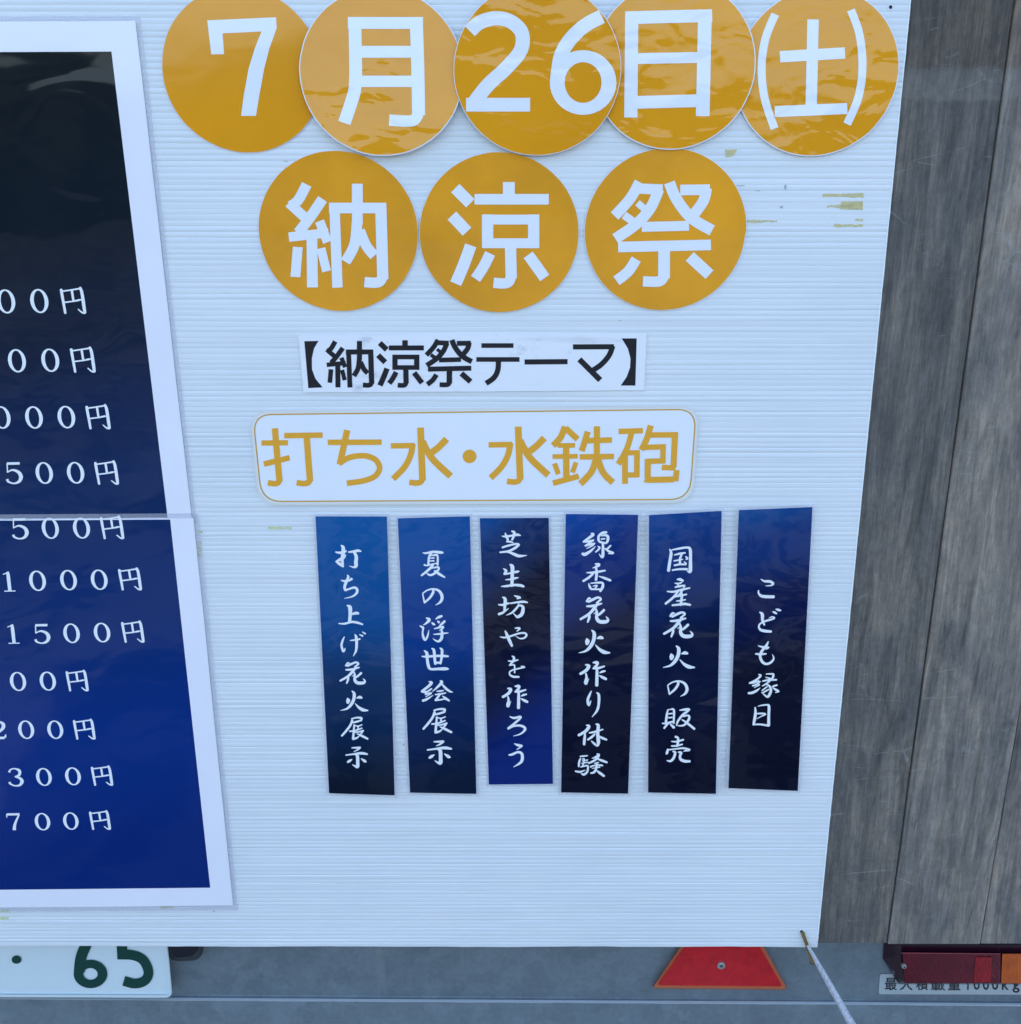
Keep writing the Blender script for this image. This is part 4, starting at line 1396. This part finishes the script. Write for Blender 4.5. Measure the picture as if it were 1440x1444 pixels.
for ch, a, b_, t0, t1 in (("最", 1248, 1265, 1379, 1396.5), ("大", 1269, 1287, 1379, 1396.5), ("積", 1292, 1309, 1379, 1396.5), ("量", 1337, 1354.5, 1379, 1396.5),
                      ("0", 1373, 1382, 1380, 1396), ("0", 1386, 1395, 1380, 1396), ("0", 1399, 1408, 1380, 1396), ("k", 1413, 1423, 1379, 1396), ("g", 1428, 1438, 1383, 1400)):
    font_glyph(ch, a, t0, b_, t1, M_LABEL_INK, lab)

k = Ink(lambda x, z: -(YS - 0.0009), off=0.0003)
for st in ("1314,1382 1332,1382", "1320,1379 1320,1385", "1314,1385 1326,1385", "1315,1388 1325,1388", "1315,1388 1315,1393", "1325,1388 1325,1393", "1315,1390.4 1325,1390.4", "1315,1393 1325,1393",
           "1313,1395 1327,1395", "1320,1385 1320,1397", "1326,1379 1327.5,1389 1330.5,1395 1333,1396.5", "1331.5,1387 1326.5,1396.5", "1329.5,1379 1331,1381"):
    k.stroke([tuple(float(v) for v in p.split(",")) + (1.5,) for p in st.split()])
k.build("character", M_LABEL_INK, lab)
k = Ink(lambda x, z: -(YS - 0.0009), off=0.0003)
k.stroke([(1365.6, 1380, 2.0), (1365, 1396, 2.0)])
k.stroke([(1362, 1383.5, 1.4), (1365.6, 1380.5, 1.6)])
k.build("character", M_LABEL_INK, lab)

# tail light: faceted housing, red lens, amber lens
YL = 0.016
M_HOUS = plain_mat("dark_red_housing", (0.022, 0.004, 0.012), 0.22)
M_LENS = lens_mat("dark_red_lens", (0.105, 0.004, 0.012, 1), 0.15, 300)
M_LENS2 = lens_mat("bright_red_lens", (0.27, 0.005, 0.010, 1), 0.15, 300)
M_AMBER = lens_mat("amber_lens", (0.50, 0.085, 0.005, 1), 0.2, 260)
hx = round_poly([(1247, 1322), (1245, 1352), (1267, 1388), (1575, 1389), (1575, 1322)], 0)
hin = [(1272, 1332), (1270, 1346), (1276, 1386.5), (1575, 1387.5), (1575, 1332)]
light = prism("tail_light", hx, YL + 0.004, YS - 0.0016, M_HOUS, trailer, inset=hin)
prism("red_lens", [(1273, 1344.5), (1411, 1345.5), (1411, 1386.5), (1276, 1386)], YL, YL + 0.006, M_LENS, light)
prism("bright_lens_section", [(1376, 1350), (1399, 1350), (1397, 1385), (1373, 1385)], YL - 0.0008, YL + 0.001, M_LENS2, light)
prism("lens_ridge", [(1271, 1343.3), (1411, 1344.6), (1411, 1345.6), (1271, 1344.5)], YL - 0.001, YL + 0.006, plain_mat("lens_edge_pink", (0.30, 0.06, 0.07), 0.3), light)
prism("amber_lens", [(1413.5, 1345), (1575, 1345.5), (1575, 1387), (1412, 1386.6)], YL - 0.001, YL + 0.006, M_AMBER, light)
for q in range(6):
    x0 = 1421 + q * 13.0
    prism("amber_rib", [(x0, 1347), (x0 + 3.2, 1347), (x0 + 2.8, 1385.5), (x0 - 0.4, 1385.5)], YL - 0.0013, YL, M_AMBER, light, inset=[(x0 + 1.2, 1347.5), (x0 + 2.0, 1347.5), (x0 + 1.6, 1385), (x0 + 0.8, 1385)])
disc_prism("screw", 1275.5, 1364, 0.0026, YL - 0.003, YL + 0.001, M_SCREW, light, n=14, dome=0.0008)
disc_prism("screw_slot", 1275.8, 1364, 0.0011, YL - 0.0034, YL - 0.002, M_BLACKP, light, n=8)


# ------------------------------------------------------------------ wire tie and cord at the board's corner
def tube(name, pts, radii, mat, parent=None, n=10, twist=0.0, strands=1, spread=0.0):
    verts, faces = [], []
    P = [Vector(p) for p in pts]
    acc = 0.0
    for s in range(strands):
        base = len(verts)
        acc = 0.0
        for i, p in enumerate(P):
            if i:
                acc += (P[i] - P[i - 1]).length
            d = (P[min(i + 1, len(P) - 1)] - P[max(i - 1, 0)]).normalized()
            u = d.cross(Vector((0, 1, 0.3))).normalized()
            v = d.cross(u).normalized()
            r = radii[i] if isinstance(radii, list) else radii
            ph = twist * acc + 2 * math.pi * s / strands
            c = p + (u * math.cos(ph) + v * math.sin(ph)) * (spread * r)
            for k in range(n):
                a = 2 * math.pi * k / n
                verts.append(c + (u * math.cos(a) + v * math.sin(a)) * r)
        for i in range(len(P) - 1):
            for k in range(n):
                k2 = (k + 1) % n
                faces.append((base + i * n + k, base + i * n + k2, base + (i + 1) * n + k2, base + (i + 1) * n + k))
        faces.append(tuple(base + k for k in range(n)))
        faces.append(tuple(base + (len(P) - 1) * n + k for k in range(n))[::-1])
    return mk(name, verts, faces, mat, parent, smooth=True)


M_WIRE = plain_mat("rusty_wire", (0.30, 0.20, 0.07), 0.45, 0.5)
M_WIRE_END = plain_mat("dark_rust", (0.045, 0.028, 0.02), 0.6)
M_CORD = None


def cord_mat():
    m, nt, b = new_mat("white_braided_cord")
    f = noise_tex(nt, posmap(nt, (500, 500, 120)), 1.0, 3, 0.6)
    c = ramp(nt, f, [(0.3, (0.30, 0.32, 0.35)), (0.6, (0.54, 0.55, 0.57))])
    nt.links.new(c, b.inputs["Base Color"])
    b.inputs["Roughness"].default_value = 0.6
    bp = N(nt, "ShaderNodeBump")
    bp.inputs["Strength"].default_value = 0.6
    bp.inputs["Distance"].default_value = 0.0006
    nt.links.new(f, bp.inputs["Height"])
    nt.links.new(bp.outputs[0], b.inputs["Normal"])
    return m


wire_pts = [on(1130.5, 1314, 0.002), on(1130.5, 1314.5, -0.002), on(1133, 1322, -0.0035), on(1137, 1333, -0.0035), on(1141, 1345, -0.002), on(1145.5, 1358, 0.010)]
w1 = tube("wire_tie", [p + Vector((0, 0, 0)) for p in wire_pts], 0.0011, M_WIRE)
tag(w1, "rusty brown wire twisted through the hole at the white board's corner", "wire")
tube("wire_strand", [p + Vector((0.0021, 0, 0.0)) for p in wire_pts[1:]], 0.0009, M_WIRE, w1)
tube("wire_end", [wire_pts[-1] + Vector((0.001, 0, 0.004)), wire_pts[-1] + Vector((0.0015, 0.004, -0.003))], 0.0026, M_WIRE_END, w1)

c0 = on(1139, 1333, -0.008)
d1 = ray(1201, 1444)
c1 = CAM + d1 * 1.12                       # where the cord leaves the picture
end = c0 + (c1 - c0) * ((c0.z - 0.012) / (c0.z - c1.z))
fr1 = (c0.z - c1.z) / (c0.z - 0.012)
pts, rad = [], []
for i in range(110):
    t = (i / 109) ** 1.8
    pts.append(c0 + (end - c0) * t)
    w = min(1.0, t / fr1)
    rad.append(0.0010 + 0.0031 * w ** 0.8)
cord = tube("cord", pts, rad, cord_mat(), None, 12, twist=14, strands=2, spread=0.42)
tag(cord, "white cord stretched down and outwards from the wire tied through the board's corner", "cord")
